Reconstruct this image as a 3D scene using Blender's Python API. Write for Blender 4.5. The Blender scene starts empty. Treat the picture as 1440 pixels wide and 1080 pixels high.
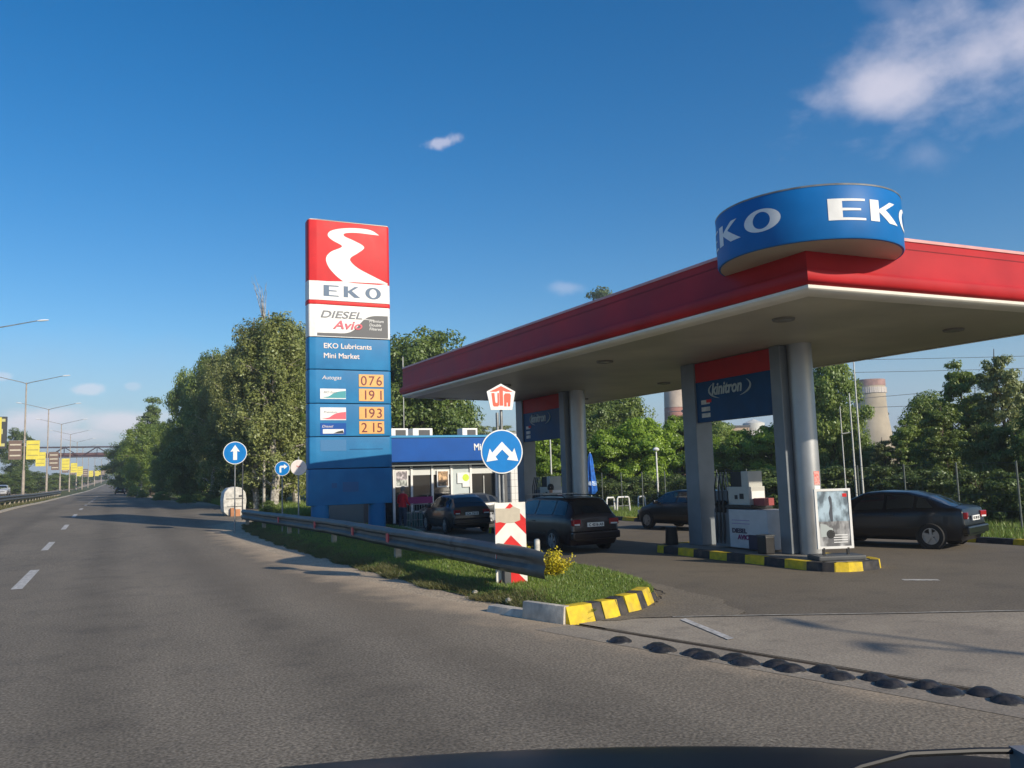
import bpy, bmesh, math, random
import numpy as np
from mathutils import Vector, Matrix, geometry
R = math.radians
rng = np.random.default_rng(7); random.seed(7)
SC = bpy.context.scene
COL = SC.collection

# ------------------------------------------------------------------ camera
FPX, EYE, ROLL = 1180.0, 2.1, 0.030
PITCH = math.atan(129 / FPX); YAW = R(25.4976)
fw = np.array([math.sin(YAW)*math.cos(PITCH), math.cos(YAW)*math.cos(PITCH), math.sin(PITCH)])
r0 = np.array([math.cos(YAW), -math.sin(YAW), 0.0]); u0 = np.cross(r0, fw)
rt = r0*math.cos(ROLL) - u0*math.sin(ROLL); up = u0*math.cos(ROLL) + r0*math.sin(ROLL)
cd = bpy.data.cameras.new('camera'); cam = bpy.data.objects.new('camera', cd); COL.objects.link(cam)
cd.sensor_width = 36; cd.lens = FPX/1440*36; cd.clip_start = 0.05; cd.clip_end = 6000
m = Matrix.Identity(4)
for i in range(3):
    m[i][0], m[i][1], m[i][2] = rt[i], up[i], -fw[i]
m[0][3], m[1][3], m[2][3] = 0, 0, EYE
cam.matrix_world = m
SC.camera = cam
def ray(x, y): return fw + rt*(x-720)/FPX + up*(540-y)/FPX
def atY(x, y, Y):                      # direction towards a bearing, stopped at distance Y along the road
    d = ray(x, y); return np.array([0, 0, EYE]) + d*(Y/d[1])

# ------------------------------------------------------------------ light
SUN_EL, SUN_AZ = R(25), R(22)          # az: from straight behind the camera towards the right
sv = Vector((math.sin(SUN_AZ)*math.cos(SUN_EL), -math.cos(SUN_AZ)*math.cos(SUN_EL), math.sin(SUN_EL)))
sl = bpy.data.lights.new('sun', 'SUN'); sl.energy = 5.0; sl.angle = R(0.5); sl.color = (1.0, 0.89, 0.72)
so = bpy.data.objects.new('sun', sl); COL.objects.link(so); so.rotation_euler = sv.to_track_quat('Z', 'Y').to_euler()
W = bpy.data.worlds.new('World'); SC.world = W; W.use_nodes = True
nt = W.node_tree; N = nt.nodes; LK = nt.links; N.clear()
wo = N.new('ShaderNodeOutputWorld'); bg = N.new('ShaderNodeBackground'); bg.inputs[1].default_value = 0.10
sk = N.new('ShaderNodeTexSky'); sk.sky_type = 'NISHITA'; sk.sun_disc = False
sk.sun_elevation = SUN_EL; sk.sun_rotation = math.pi - SUN_AZ
sk.air_density = 1.0; sk.dust_density = 0.6; sk.ozone_density = 2.5
def mth(op, a, b=None, c=None, clamp=False):
    n = N.new('ShaderNodeMath'); n.operation = op; n.use_clamp = clamp
    for i, v in enumerate((a, b, c)):
        if v is None: continue
        if isinstance(v, (int, float)): n.inputs[i].default_value = v
        else: LK.new(v, n.inputs[i])
    return n.outputs[0]
def vdot(a, vec):
    n = N.new('ShaderNodeVectorMath'); n.operation = 'DOT_PRODUCT'; LK.new(a, n.inputs[0]); n.inputs[1].default_value = vec
    return n.outputs['Value']
tc = N.new('ShaderNodeTexCoord'); D = tc.outputs['Generated']
def wnoise(scale, det, vecmul=None):
    n = N.new('ShaderNodeTexNoise'); n.inputs['Scale'].default_value = scale; n.inputs['Detail'].default_value = det
    n.inputs['Roughness'].default_value = 0.56
    if vecmul:
        v = N.new('ShaderNodeVectorMath'); v.operation = 'MULTIPLY'; LK.new(D, v.inputs[0]); v.inputs[1].default_value = vecmul
        LK.new(v.outputs[0], n.inputs['Vector'])
    else: LK.new(D, n.inputs['Vector'])
    return n.outputs['Fac']
n1 = wnoise(8, 6, (1.0, 1.0, 1.5)); n2 = wnoise(26, 8); n3 = wnoise(14, 8, (1, 1, 2.2))
total = None
def cloud(px, py, wpx, hpx, tilt, amp, dens, noise, soft=0.55):
    global total
    c = ray(px, py); c = c/np.linalg.norm(c)
    ex = ray(px+100*math.cos(tilt), py-100*math.sin(tilt)); ex = ex/np.linalg.norm(ex); ex = ex - c*(ex@c); ex /= np.linalg.norm(ex)
    ey = np.cross(c, ex)
    a = mth('MULTIPLY', vdot(D, tuple(ex)), FPX/wpx); b = mth('MULTIPLY', vdot(D, tuple(ey)), FPX/hpx)
    d = mth('SQRT', mth('ADD', mth('MULTIPLY', a, a), mth('MULTIPLY', b, b)))
    v = mth('ADD', mth('SUBTRACT', 1.0, d), mth('MULTIPLY', mth('SUBTRACT', noise, 0.5), amp))
    v = mth('MULTIPLY', mth('DIVIDE', v, soft, clamp=True), mth('GREATER_THAN', vdot(D, tuple(c)), 0.3))
    v = mth('MULTIPLY', mth('MULTIPLY', mth('MULTIPLY', v, v), mth('SUBTRACT', 3.0, mth('MULTIPLY', v, 2.0))), dens)
    total = v if total is None else mth('MAXIMUM', total, v)
#      centre      half size tilt amp dens
cloud(1400,  75, 170,  85, 0.25, 2.6, 0.62, n1, 1.3)
cloud(1240, 130, 135,  60, 0.15, 2.4, 0.58, n1, 1.2)
cloud(1320, 110, 150,  60, 0.30, 3.4, 0.30, n3, 1.8)
cloud(1290,  30,  90,  22, -0.5, 3.0, 0.16, n1, 1.5)
cloud(1300, 218,  50,  28, 0.0, 1.8, 0.14, n2, 1.6)
cloud( 618, 201,  36,  12, 0.22, 2.0, 0.42, n2)
cloud( 796, 404,  34,  12, 0.0, 1.6, 0.20, n2, 0.9)
cloud( 124, 547,  21,  10, 0.0, 1.5, 0.40, n2)
cloud( 185, 543,  12,   7, 0.0, 1.5, 0.20, n2)
cloud(  45, 592, 100,  24, 0.05, 1.6, 0.70, n3, 0.9)
cloud( 170, 596,  70,  26, 0.0, 1.6, 0.66, n3, 0.9)
cloud( 110, 612,  90,  16, 0.0, 1.4, 0.60, n3, 0.9)
cloud(   2, 530,  14,   7, 0.0, 1.5, 0.30, n2)
cloud( 350, 620, 160,  24, 0.0, 1.9, 0.35, n3, 0.9)
# the low grey-blue bank that closes the horizon all the way round
sep = N.new('ShaderNodeSeparateXYZ'); LK.new(D, sep.inputs[0])
zz = mth('ADD', sep.outputs['Z'], mth('MULTIPLY', mth('SUBTRACT', wnoise(3, 6), 0.5), 0.16))
band = mth('MULTIPLY', mth('DIVIDE', mth('SUBTRACT', 0.16, zz), 0.14, clamp=True), 0.80)
hs = N.new('ShaderNodeHueSaturation'); hs.inputs['Hue'].default_value = 0.502; hs.inputs['Saturation'].default_value = 1.45; hs.inputs['Value'].default_value = 1.32
LK.new(sk.outputs[0], hs.inputs['Color'])
mx0 = N.new('ShaderNodeMixRGB'); LK.new(band, mx0.inputs[0]); LK.new(hs.outputs[0], mx0.inputs[1]); mx0.inputs[2].default_value = (3.7, 4.9, 6.8, 1)
mx = N.new('ShaderNodeMixRGB'); LK.new(total, mx.inputs[0]); LK.new(mx0.outputs[0], mx.inputs[1]); mx.inputs[2].default_value = (10.5, 9.6, 10.2, 1)
LK.new(mx.outputs[0], bg.inputs[0]); LK.new(bg.outputs[0], wo.inputs[0])
SC.view_settings.view_transform = 'Standard'; SC.view_settings.look = 'None'
SC.view_settings.exposure = 0.0; SC.view_settings.gamma = 1.0; SC.view_settings.use_curve_mapping = False

# ------------------------------------------------------------------ materials
MATS = {}
LOWSPEC = {'red_paint', 'fascia_red', 'sign_red', 'station_blue', 'fascia_blue', 'drum_blue', 'navy_panel', 'sign_white', 'roadsign_blue', 'header_red', 'tower_core'}
def mat(name, col, rough=0.6, metal=0.0, var=0.0, vscale=3.0, bump=0.0, bscale=40.0, col2=None, spec=0.5, trans=0.0, coat=0.0, dirt=0.0, emit=None):
    if name in MATS: return MATS[name]
    if name in LOWSPEC: spec = 0.18; rough = max(rough, 0.45)
    M = bpy.data.materials.new(name); M.use_nodes = True; t = M.node_tree; n = t.nodes; l = t.links
    b = n['Principled BSDF']; b.inputs['Base Color'].default_value = (*col, 1); b.inputs['Roughness'].default_value = rough
    b.inputs['Metallic'].default_value = metal; b.inputs['Specular IOR Level'].default_value = spec
    b.inputs['Coat Weight'].default_value = coat
    b.inputs['Transmission Weight'].default_value = trans
    g = n.new('ShaderNodeNewGeometry')
    tcn = n.new('ShaderNodeTexCoord')
    src = tcn.outputs['Object']
    if var > 0 or col2:
        a = n.new('ShaderNodeTexNoise'); a.inputs['Scale'].default_value = vscale; a.inputs['Detail'].default_value = 6; l.new(src, a.inputs['Vector'])
        r = n.new('ShaderNodeValToRGB'); c2 = col2 or tuple(c*(1-var) for c in col)
        r.color_ramp.elements[0].position = 0.35; r.color_ramp.elements[1].position = 0.68
        r.color_ramp.elements[0].color = (*c2, 1); r.color_ramp.elements[1].color = (*tuple(min(1, c*(1+var*0.4)) for c in col), 1)
        l.new(a.outputs['Fac'], r.inputs[0]); last = r.outputs[0]
        if dirt > 0:
            d = n.new('ShaderNodeTexNoise'); d.inputs['Scale'].default_value = vscale*0.35; d.inputs['Detail'].default_value = 8; l.new(src, d.inputs['Vector'])
            mp = n.new('ShaderNodeMapRange'); mp.inputs[1].default_value = 0.5; mp.inputs[2].default_value = 0.75; mp.inputs[3].default_value = 0; mp.inputs[4].default_value = dirt
            l.new(d.outputs['Fac'], mp.inputs[0]); q = n.new('ShaderNodeMixRGB'); l.new(mp.outputs[0], q.inputs[0]); l.new(last, q.inputs[1]); q.inputs[2].default_value = (0.16, 0.13, 0.10, 1); last = q.outputs[0]
        l.new(last, b.inputs['Base Color'])
        rr = n.new('ShaderNodeMapRange'); rr.inputs[3].default_value = max(0, rough-0.08); rr.inputs[4].default_value = min(1, rough+0.12); l.new(a.outputs['Fac'], rr.inputs[0]); l.new(rr.outputs[0], b.inputs['Roughness'])
    if bump > 0:
        a = n.new('ShaderNodeTexNoise'); a.inputs['Scale'].default_value = bscale; a.inputs['Detail'].default_value = 5; l.new(src, a.inputs['Vector'])
        k = n.new('ShaderNodeBump'); k.inputs['Strength'].default_value = bump; k.inputs['Distance'].default_value = 0.02; l.new(a.outputs['Fac'], k.inputs['Height']); l.new(k.outputs[0], b.inputs['Normal'])
    if emit:
        b.inputs['Emission Color'].default_value = (*emit, 1); b.inputs['Emission Strength'].default_value = 1
    MATS[name] = M; return M

def ground_mat(name, c1, c2, c3, grain, patch, bump=0.35, grainamt=0.5, stretch=(1, 1, 1), cracks=False, tyre=None, edge=False):
    M = bpy.data.materials.new(name); M.use_nodes = True; t = M.node_tree; n = t.nodes; l = t.links
    b = n['Principled BSDF']; b.inputs['Roughness'].default_value = 0.92; b.inputs['Specular IOR Level'].default_value = 0.25
    tcn = n.new('ShaderNodeNewGeometry'); P = tcn.outputs['Position']
    mp = n.new('ShaderNodeVectorMath'); mp.operation = 'MULTIPLY'; l.new(P, mp.inputs[0]); mp.inputs[1].default_value = stretch
    def noise(s, d=6, v=P, r=0.6):
        a = n.new('ShaderNodeTexNoise'); a.inputs['Scale'].default_value = s; a.inputs['Detail'].default_value = d; a.inputs['Roughness'].default_value = r; l.new(v, a.inputs['Vector']); return a.outputs['Fac']
    def rng_(v, a, b_, c, d):
        q = n.new('ShaderNodeMapRange'); q.inputs[1].default_value = a; q.inputs[2].default_value = b_; q.inputs[3].default_value = c; q.inputs[4].default_value = d; l.new(v, q.inputs[0]); return q.outputs[0]
    def mixc(f, a, b_, mode='MIX'):
        q = n.new('ShaderNodeMixRGB'); q.blend_type = mode
        for i, v in enumerate((f, a, b_)):
            if isinstance(v, tuple): q.inputs[i].default_value = (*v, 1)
            elif isinstance(v, float): q.inputs[i].default_value = v
            else: l.new(v, q.inputs[i])
        return q.outputs[0]
    big = noise(patch, 6, mp.outputs[0]); mid = noise(patch*5, 6); fine = noise(grain, 2, P, 0.5); blot = noise(patch*14, 6, mp.outputs[0], 0.75)
    c = mixc(rng_(big, 0.35, 0.65, 0, 1), c1, c2)
    c = mixc(rng_(mid, 0.52, 0.75, 0, 0.75), c, c3)
    vor = n.new('ShaderNodeTexVoronoi'); vor.inputs['Scale'].default_value = grain*0.8; l.new(P, vor.inputs['Vector'])
    gr = rng_(fine, 0.3, 0.7, 1-grainamt, 1+grainamt)
    g = mixc(1.0, c, gr, 'MULTIPLY')
    g = mixc(rng_(vor.outputs['Distance'], 0.05, 0.25, 0.35*grainamt*2, 0.0), g, tuple(x*0.35 for x in c1))
    g = mixc(rng_(blot, 0.56, 0.72, 0, 0.32*grainamt*2), g, tuple(x*0.55 for x in c1))
    if cracks:
        v2 = n.new('ShaderNodeTexVoronoi'); v2.feature = 'DISTANCE_TO_EDGE'; v2.inputs['Scale'].default_value = 0.22
        dv = n.new('ShaderNodeVectorMath'); dv.operation = 'ADD'; l.new(mp.outputs[0], dv.inputs[0]); 
        nn = n.new('ShaderNodeTexNoise'); nn.inputs['Scale'].default_value = 1.3; nn.inputs['Detail'].default_value = 5; l.new(P, nn.inputs['Vector']); l.new(nn.outputs['Color'], dv.inputs[1]); l.new(dv.outputs[0], v2.inputs['Vector'])
        g = mixc(rng_(v2.outputs['Distance'], 0.0, 0.005, 0.22, 0.0), g, tuple(x*0.4 for x in c1))
    if tyre:   # the polished and stained wheel tracks run along Y at x = tyre[i]
        sp = n.new('ShaderNodeSeparateXYZ'); l.new(P, sp.inputs[0])
        wob = n.new('ShaderNodeMath'); wob.operation = 'MULTIPLY_ADD'; l.new(big, wob.inputs[0]); wob.inputs[1].default_value = 1.2; l.new(sp.outputs['X'], wob.inputs[2])
        for tx in tyre:
            q = n.new('ShaderNodeMath'); q.operation = 'SUBTRACT'; l.new(wob.outputs[0], q.inputs[0]); q.inputs[1].default_value = tx+0.6
            q2 = n.new('ShaderNodeMath'); q2.operation = 'ABSOLUTE'; l.new(q.outputs[0], q2.inputs[0])
            f = n.new('ShaderNodeMath'); f.operation = 'MULTIPLY'; l.new(rng_(q2.outputs[0], 0.15, 0.75, 0.40, 0.0), f.inputs[0]); l.new(rng_(mid, 0.3, 0.6, 0.4, 1.0), f.inputs[1])
            g = mixc(f.outputs[0], g, tuple(x*0.5 for x in c1))
    if edge:
        ea = n.new('ShaderNodeAttribute'); ea.attribute_name = 'edge'
        for wid, amt, colr, amp in ((2.8, 0.5, (0.285, 0.23, 0.165), 1.8), (0.95, 0.95, (0.50, 0.385, 0.265), 1.0)):
            q = n.new('ShaderNodeMath'); q.operation = 'MULTIPLY_ADD'; l.new(mid, q.inputs[0]); q.inputs[1].default_value = -amp*2; l.new(ea.outputs['Fac'], q.inputs[2])
            g = mixc(rng_(q.outputs[0], -amp-.2*wid, wid-amp, amt, 0.0), g, colr)
        q = n.new('ShaderNodeMath'); q.operation = 'MULTIPLY'; l.new(rng_(fine, .3, .7, .8, 1.2), q.inputs[0]); q.inputs[1].default_value = 1.0; g = mixc(1.0, g, q.outputs[0], 'MULTIPLY')
    l.new(g, b.inputs['Base Color'])
    bp = n.new('ShaderNodeBump'); bp.inputs['Strength'].default_value = bump; bp.inputs['Distance'].default_value = 0.012
    ad = n.new('ShaderNodeMath'); ad.operation = 'ADD'; l.new(fine, ad.inputs[0]); l.new(vor.outputs['Distance'], ad.inputs[1]); l.new(ad.outputs[0], bp.inputs['Height']); l.new(bp.outputs[0], b.inputs['Normal'])
    MATS[name] = M; return M

def leaf_mat(name, c1, c2, c3, trans=0.42):
    M = bpy.data.materials.new(name); M.use_nodes = True; t = M.node_tree; n = t.nodes; l = t.links; n.clear()
    o = n.new('ShaderNodeOutputMaterial'); d = n.new('ShaderNodeBsdfDiffuse'); tr = n.new('ShaderNodeBsdfTranslucent'); gl = n.new('ShaderNodeBsdfGlossy'); gl.inputs['Roughness'].default_value = 0.45
    g = n.new('ShaderNodeNewGeometry'); tcn = n.new('ShaderNodeTexCoord'); oi = n.new('ShaderNodeObjectInfo')
    a = n.new('ShaderNodeTexNoise'); a.inputs['Scale'].default_value = 0.55; a.inputs['Detail'].default_value = 4; l.new(g.outputs['Position'], a.inputs['Vector'])
    r = n.new('ShaderNodeValToRGB'); e = r.color_ramp.elements; e[0].position = 0.3; e[0].color = (*c1, 1); e[1].position = 0.7; e[1].color = (*c2, 1)
    l.new(a.outputs['Fac'], r.inputs[0])
    at = n.new('ShaderNodeAttribute'); at.attribute_name = 'lv'
    m1 = n.new('ShaderNodeMixRGB'); l.new(at.outputs['Fac'], m1.inputs[0]); l.new(r.outputs[0], m1.inputs[1]); m1.inputs[2].default_value = (*c3, 1)
    hs = n.new('ShaderNodeHueSaturation'); l.new(m1.outputs[0], hs.inputs['Color'])
    q = n.new('ShaderNodeMapRange'); q.inputs[3].default_value = 0.8; q.inputs[4].default_value = 1.2; l.new(oi.outputs['Random'], q.inputs[0]); l.new(q.outputs[0], hs.inputs['Value'])
    for x in (d, tr): l.new(hs.outputs[0], x.inputs['Color'])
    gl.inputs['Color'].default_value = (0.9, 1, 0.9, 1)
    m2 = n.new('ShaderNodeMixShader'); m2.inputs[0].default_value = trans; l.new(d.outputs[0], m2.inputs[1]); l.new(tr.outputs[0], m2.inputs[2])
    m3 = n.new('ShaderNodeMixShader'); m3.inputs[0].default_value = 0.04; l.new(m2.outputs[0], m3.inputs[1]); l.new(gl.outputs[0], m3.inputs[2])
    l.new(m3.outputs[0], o.inputs[0]); MATS[name] = M; return M

white = mat('white_paint', (0.80, 0.79, 0.76), 0.45, var=0.08, vscale=2)
signwhite = mat('sign_white', (0.82, 0.82, 0.80), 0.4, var=0.06, vscale=6)
dirtywhite = mat('dirty_white', (0.66, 0.64, 0.58), 0.6, var=0.3, vscale=5, dirt=0.3)
red = mat('red_paint', (0.62, 0.025, 0.030), 0.35, var=0.12, vscale=1.5, bump=0.03, bscale=3)
fascia_red = mat('fascia_red', (0.46, 0.020, 0.024), 0.38, var=0.22, vscale=0.9, bump=0.05, bscale=1.2)
signred = mat('sign_red', (0.66, 0.03, 0.03), 0.4, var=0.12, vscale=6)
sblue = mat('station_blue', (0.024, 0.20, 0.42), 0.42, var=0.20, vscale=1.2, col2=(0.018, 0.165, 0.37))
fblue = mat('fascia_blue', (0.005, 0.085, 0.36), 0.35, var=0.12, vscale=1.0)
dblue = mat('drum_blue', (0.006, 0.145, 0.43), 0.35, var=0.12, vscale=1.5)
navy = mat('navy_panel', (0.004, 0.06, 0.17), 0.45, var=0.2, vscale=2)
rblue = mat('roadsign_blue', (0.002, 0.19, 0.55), 0.4, var=0.08, vscale=6)
letterblue = mat('letter_blue', (0.06, 0.12, 0.21), 0.5)
black = mat('black_plastic', (0.015, 0.015, 0.016), 0.5, var=0.2, vscale=8)
darkgrey = mat('dark_grey', (0.07, 0.075, 0.08), 0.55, var=0.2, vscale=4)
greytext = mat('grey_text', (0.16, 0.17, 0.19), 0.5)
pinktext = mat('pink_text', (0.70, 0.10, 0.14), 0.5)
creamtext = mat('cream_text', (0.75, 0.66, 0.62), 0.5)
teal = mat('teal_print', (0.03, 0.30, 0.34), 0.5)
orangep = mat('display_orange', (0.80, 0.42, 0.12), 0.5, var=0.1, vscale=6)
digitred = mat('digit_red', (0.16, 0.012, 0.02), 0.5)
soffitm = mat('soffit_cream', (0.50, 0.47, 0.37), 0.45, var=0.25, vscale=0.5, dirt=0.4)
trimwhite = mat('trim_white', (0.80, 0.77, 0.68), 0.4, var=0.08, vscale=2)
capm = mat('cap_sunlit_pink', (0.70, 0.34, 0.31), 0.4, var=0.2, vscale=3)  # pink stands in for the sun's highlight on the red fascia edge
steel = mat('galvanised', (0.33, 0.34, 0.34), 0.48, metal=0.75, var=0.3, vscale=4, bump=0.1, bscale=30)
railm = mat('weathered_rail', (0.12, 0.125, 0.12), 0.5, metal=0.2, var=0.35, vscale=3, dirt=0.45, bump=0.1, bscale=12)
colm = mat('column_clad', (0.42, 0.43, 0.44), 0.38, metal=0.6, var=0.1, vscale=2)
pillarm = mat('pillar_clad', (0.20, 0.225, 0.25), 0.45, metal=0.2, var=0.15, vscale=2)
concrete = mat('concrete', (0.56, 0.51, 0.43), 0.85, var=0.3, vscale=6, bump=0.3, bscale=40, dirt=0.3)
postc = mat('post_timber', (0.42, 0.36, 0.27), 0.8, var=0.35, vscale=7, bump=0.2)
kyel = mat('kerb_yellow', (0.70, 0.50, 0.015), 0.7, var=0.2, vscale=9, bump=0.25, bscale=45, dirt=0.5)
kblk = mat('kerb_black', (0.035, 0.034, 0.038), 0.75, var=0.45, vscale=9, bump=0.25, bscale=45, dirt=0.5)
roadpaint = mat('road_paint', (0.55, 0.53, 0.50), 0.8, var=0.35, vscale=12, dirt=0.5, bump=0.2)
paintworn = mat('road_paint_worn', (0.40, 0.37, 0.32), 0.85, var=0.4, vscale=8, dirt=0.6)
glass = mat('dark_glass', (0.012, 0.016, 0.020), 0.06, spec=0.8)
shopglass = mat('shop_glass', (0.015, 0.018, 0.020), 0.08, spec=0.7)
tyre = mat('tyre', (0.018, 0.018, 0.018), 0.85, bump=0.3)
alloy = mat('alloy', (0.42, 0.43, 0.45), 0.35, metal=0.7)
taillens = mat('tail_lens', (0.30, 0.01, 0.015), 0.15, coat=0.5)
clearlens = mat('clear_lens', (0.7, 0.72, 0.74), 0.1, coat=0.5)
chrome = mat('chrome', (0.75, 0.76, 0.78), 0.15, metal=1.0)
bark = mat('bark', (0.11, 0.085, 0.06), 0.9, var=0.4, vscale=8, bump=0.5, bscale=12)
birchbark = mat('birch_bark', (0.62, 0.58, 0.50), 0.8, var=0.0, vscale=5, col2=(0.12, 0.10, 0.08), bump=0.2)
skin = mat('skin', (0.50, 0.28, 0.20), 0.55)
denim = mat('denim', (0.045, 0.06, 0.09), 0.85, var=0.3, vscale=20)
redcloth = mat('red_cloth', (0.75, 0.02, 0.03), 0.85, var=0.2, vscale=14)
darkcloth = mat('dark_cloth', (0.012, 0.012, 0.015), 0.9)
greyhair = mat('grey_hair', (0.25, 0.20, 0.17), 0.8, bump=0.5)
umbrellab = mat('parasol_blue', (0.015, 0.14, 0.55), 0.7, var=0.35, vscale=6)
truss = mat('truss_paint', (0.06, 0.045, 0.065), 0.7, var=0.4, vscale=0.7)
asphalt = ground_mat('asphalt', (0.160, 0.138, 0.108), (0.222, 0.190, 0.147), (0.128, 0.112, 0.092), 34, 0.22, 0.20, 0.32, (1, 0.35, 1), True, (-4.2, -0.2, 2.2, 3.9), True)
forec = ground_mat('forecourt_asphalt', (0.142, 0.121, 0.094), (0.176, 0.149, 0.114), (0.112, 0.099, 0.082), 30, 0.3, 0.22, 0.25, (1, 1, 1), True)
apronm = ground_mat('apron_concrete', (0.34, 0.290, 0.225), (0.235, 0.20, 0.16), (0.175, 0.152, 0.125), 34, 0.35, 0.2, 0.2, (1, 1, 1), True)
dirtm = ground_mat('dirt', (0.50, 0.40, 0.28), (0.40, 0.32, 0.23), (0.25, 0.21, 0.16), 20, 0.7, 0.8, 0.3)
soil = ground_mat('soil_green', (0.055, 0.075, 0.022), (0.09, 0.10, 0.035), (0.12, 0.10, 0.055), 14, 0.3, 0.8, 0.4)
lawnm = ground_mat('lawn', (0.045, 0.085, 0.015), (0.065, 0.11, 0.02), (0.085, 0.095, 0.035), 30, 0.8, 0.8, 0.4)
farm = ground_mat('far_ground', (0.05, 0.065, 0.025), (0.07, 0.08, 0.035), (0.08, 0.08, 0.045), 2, 0.05, 0.3, 0.3)
L_birch = leaf_mat('leaf_birch', (0.256, 0.294, 0.084), (0.389, 0.405, 0.125), (0.171, 0.206, 0.063))
L_dark = leaf_mat('leaf_dark', (0.137, 0.199, 0.042), (0.209, 0.271, 0.058), (0.09, 0.142, 0.03))
L_mid = leaf_mat('leaf_mid', (0.194, 0.264, 0.048), (0.296, 0.36, 0.065), (0.125, 0.199, 0.036))
L_bright = leaf_mat('leaf_bright', (0.238, 0.381, 0.029), (0.369, 0.507, 0.048), (0.159, 0.253, 0.029), 0.45)
L_grey = leaf_mat('leaf_grey', (0.218, 0.257, 0.087), (0.309, 0.33, 0.114), (0.154, 0.183, 0.061))
L_yellow = leaf_mat('leaf_yellow', (0.72, 0.58, 0.02), (0.80, 0.66, 0.03), (0.42, 0.40, 0.03), 0.3)
L_grass = leaf_mat('grass_blade', (0.130, 0.240, 0.028), (0.180, 0.290, 0.040), (0.238, 0.224, 0.070), 0.35)
L_weed = leaf_mat('weed_blade', (0.16, 0.15, 0.05), (0.22, 0.18, 0.08), (0.09, 0.12, 0.03), 0.3)
L_hedge = leaf_mat('leaf_hedge', (0.117, 0.176, 0.042), (0.166, 0.225, 0.05), (0.088, 0.127, 0.033))

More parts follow.
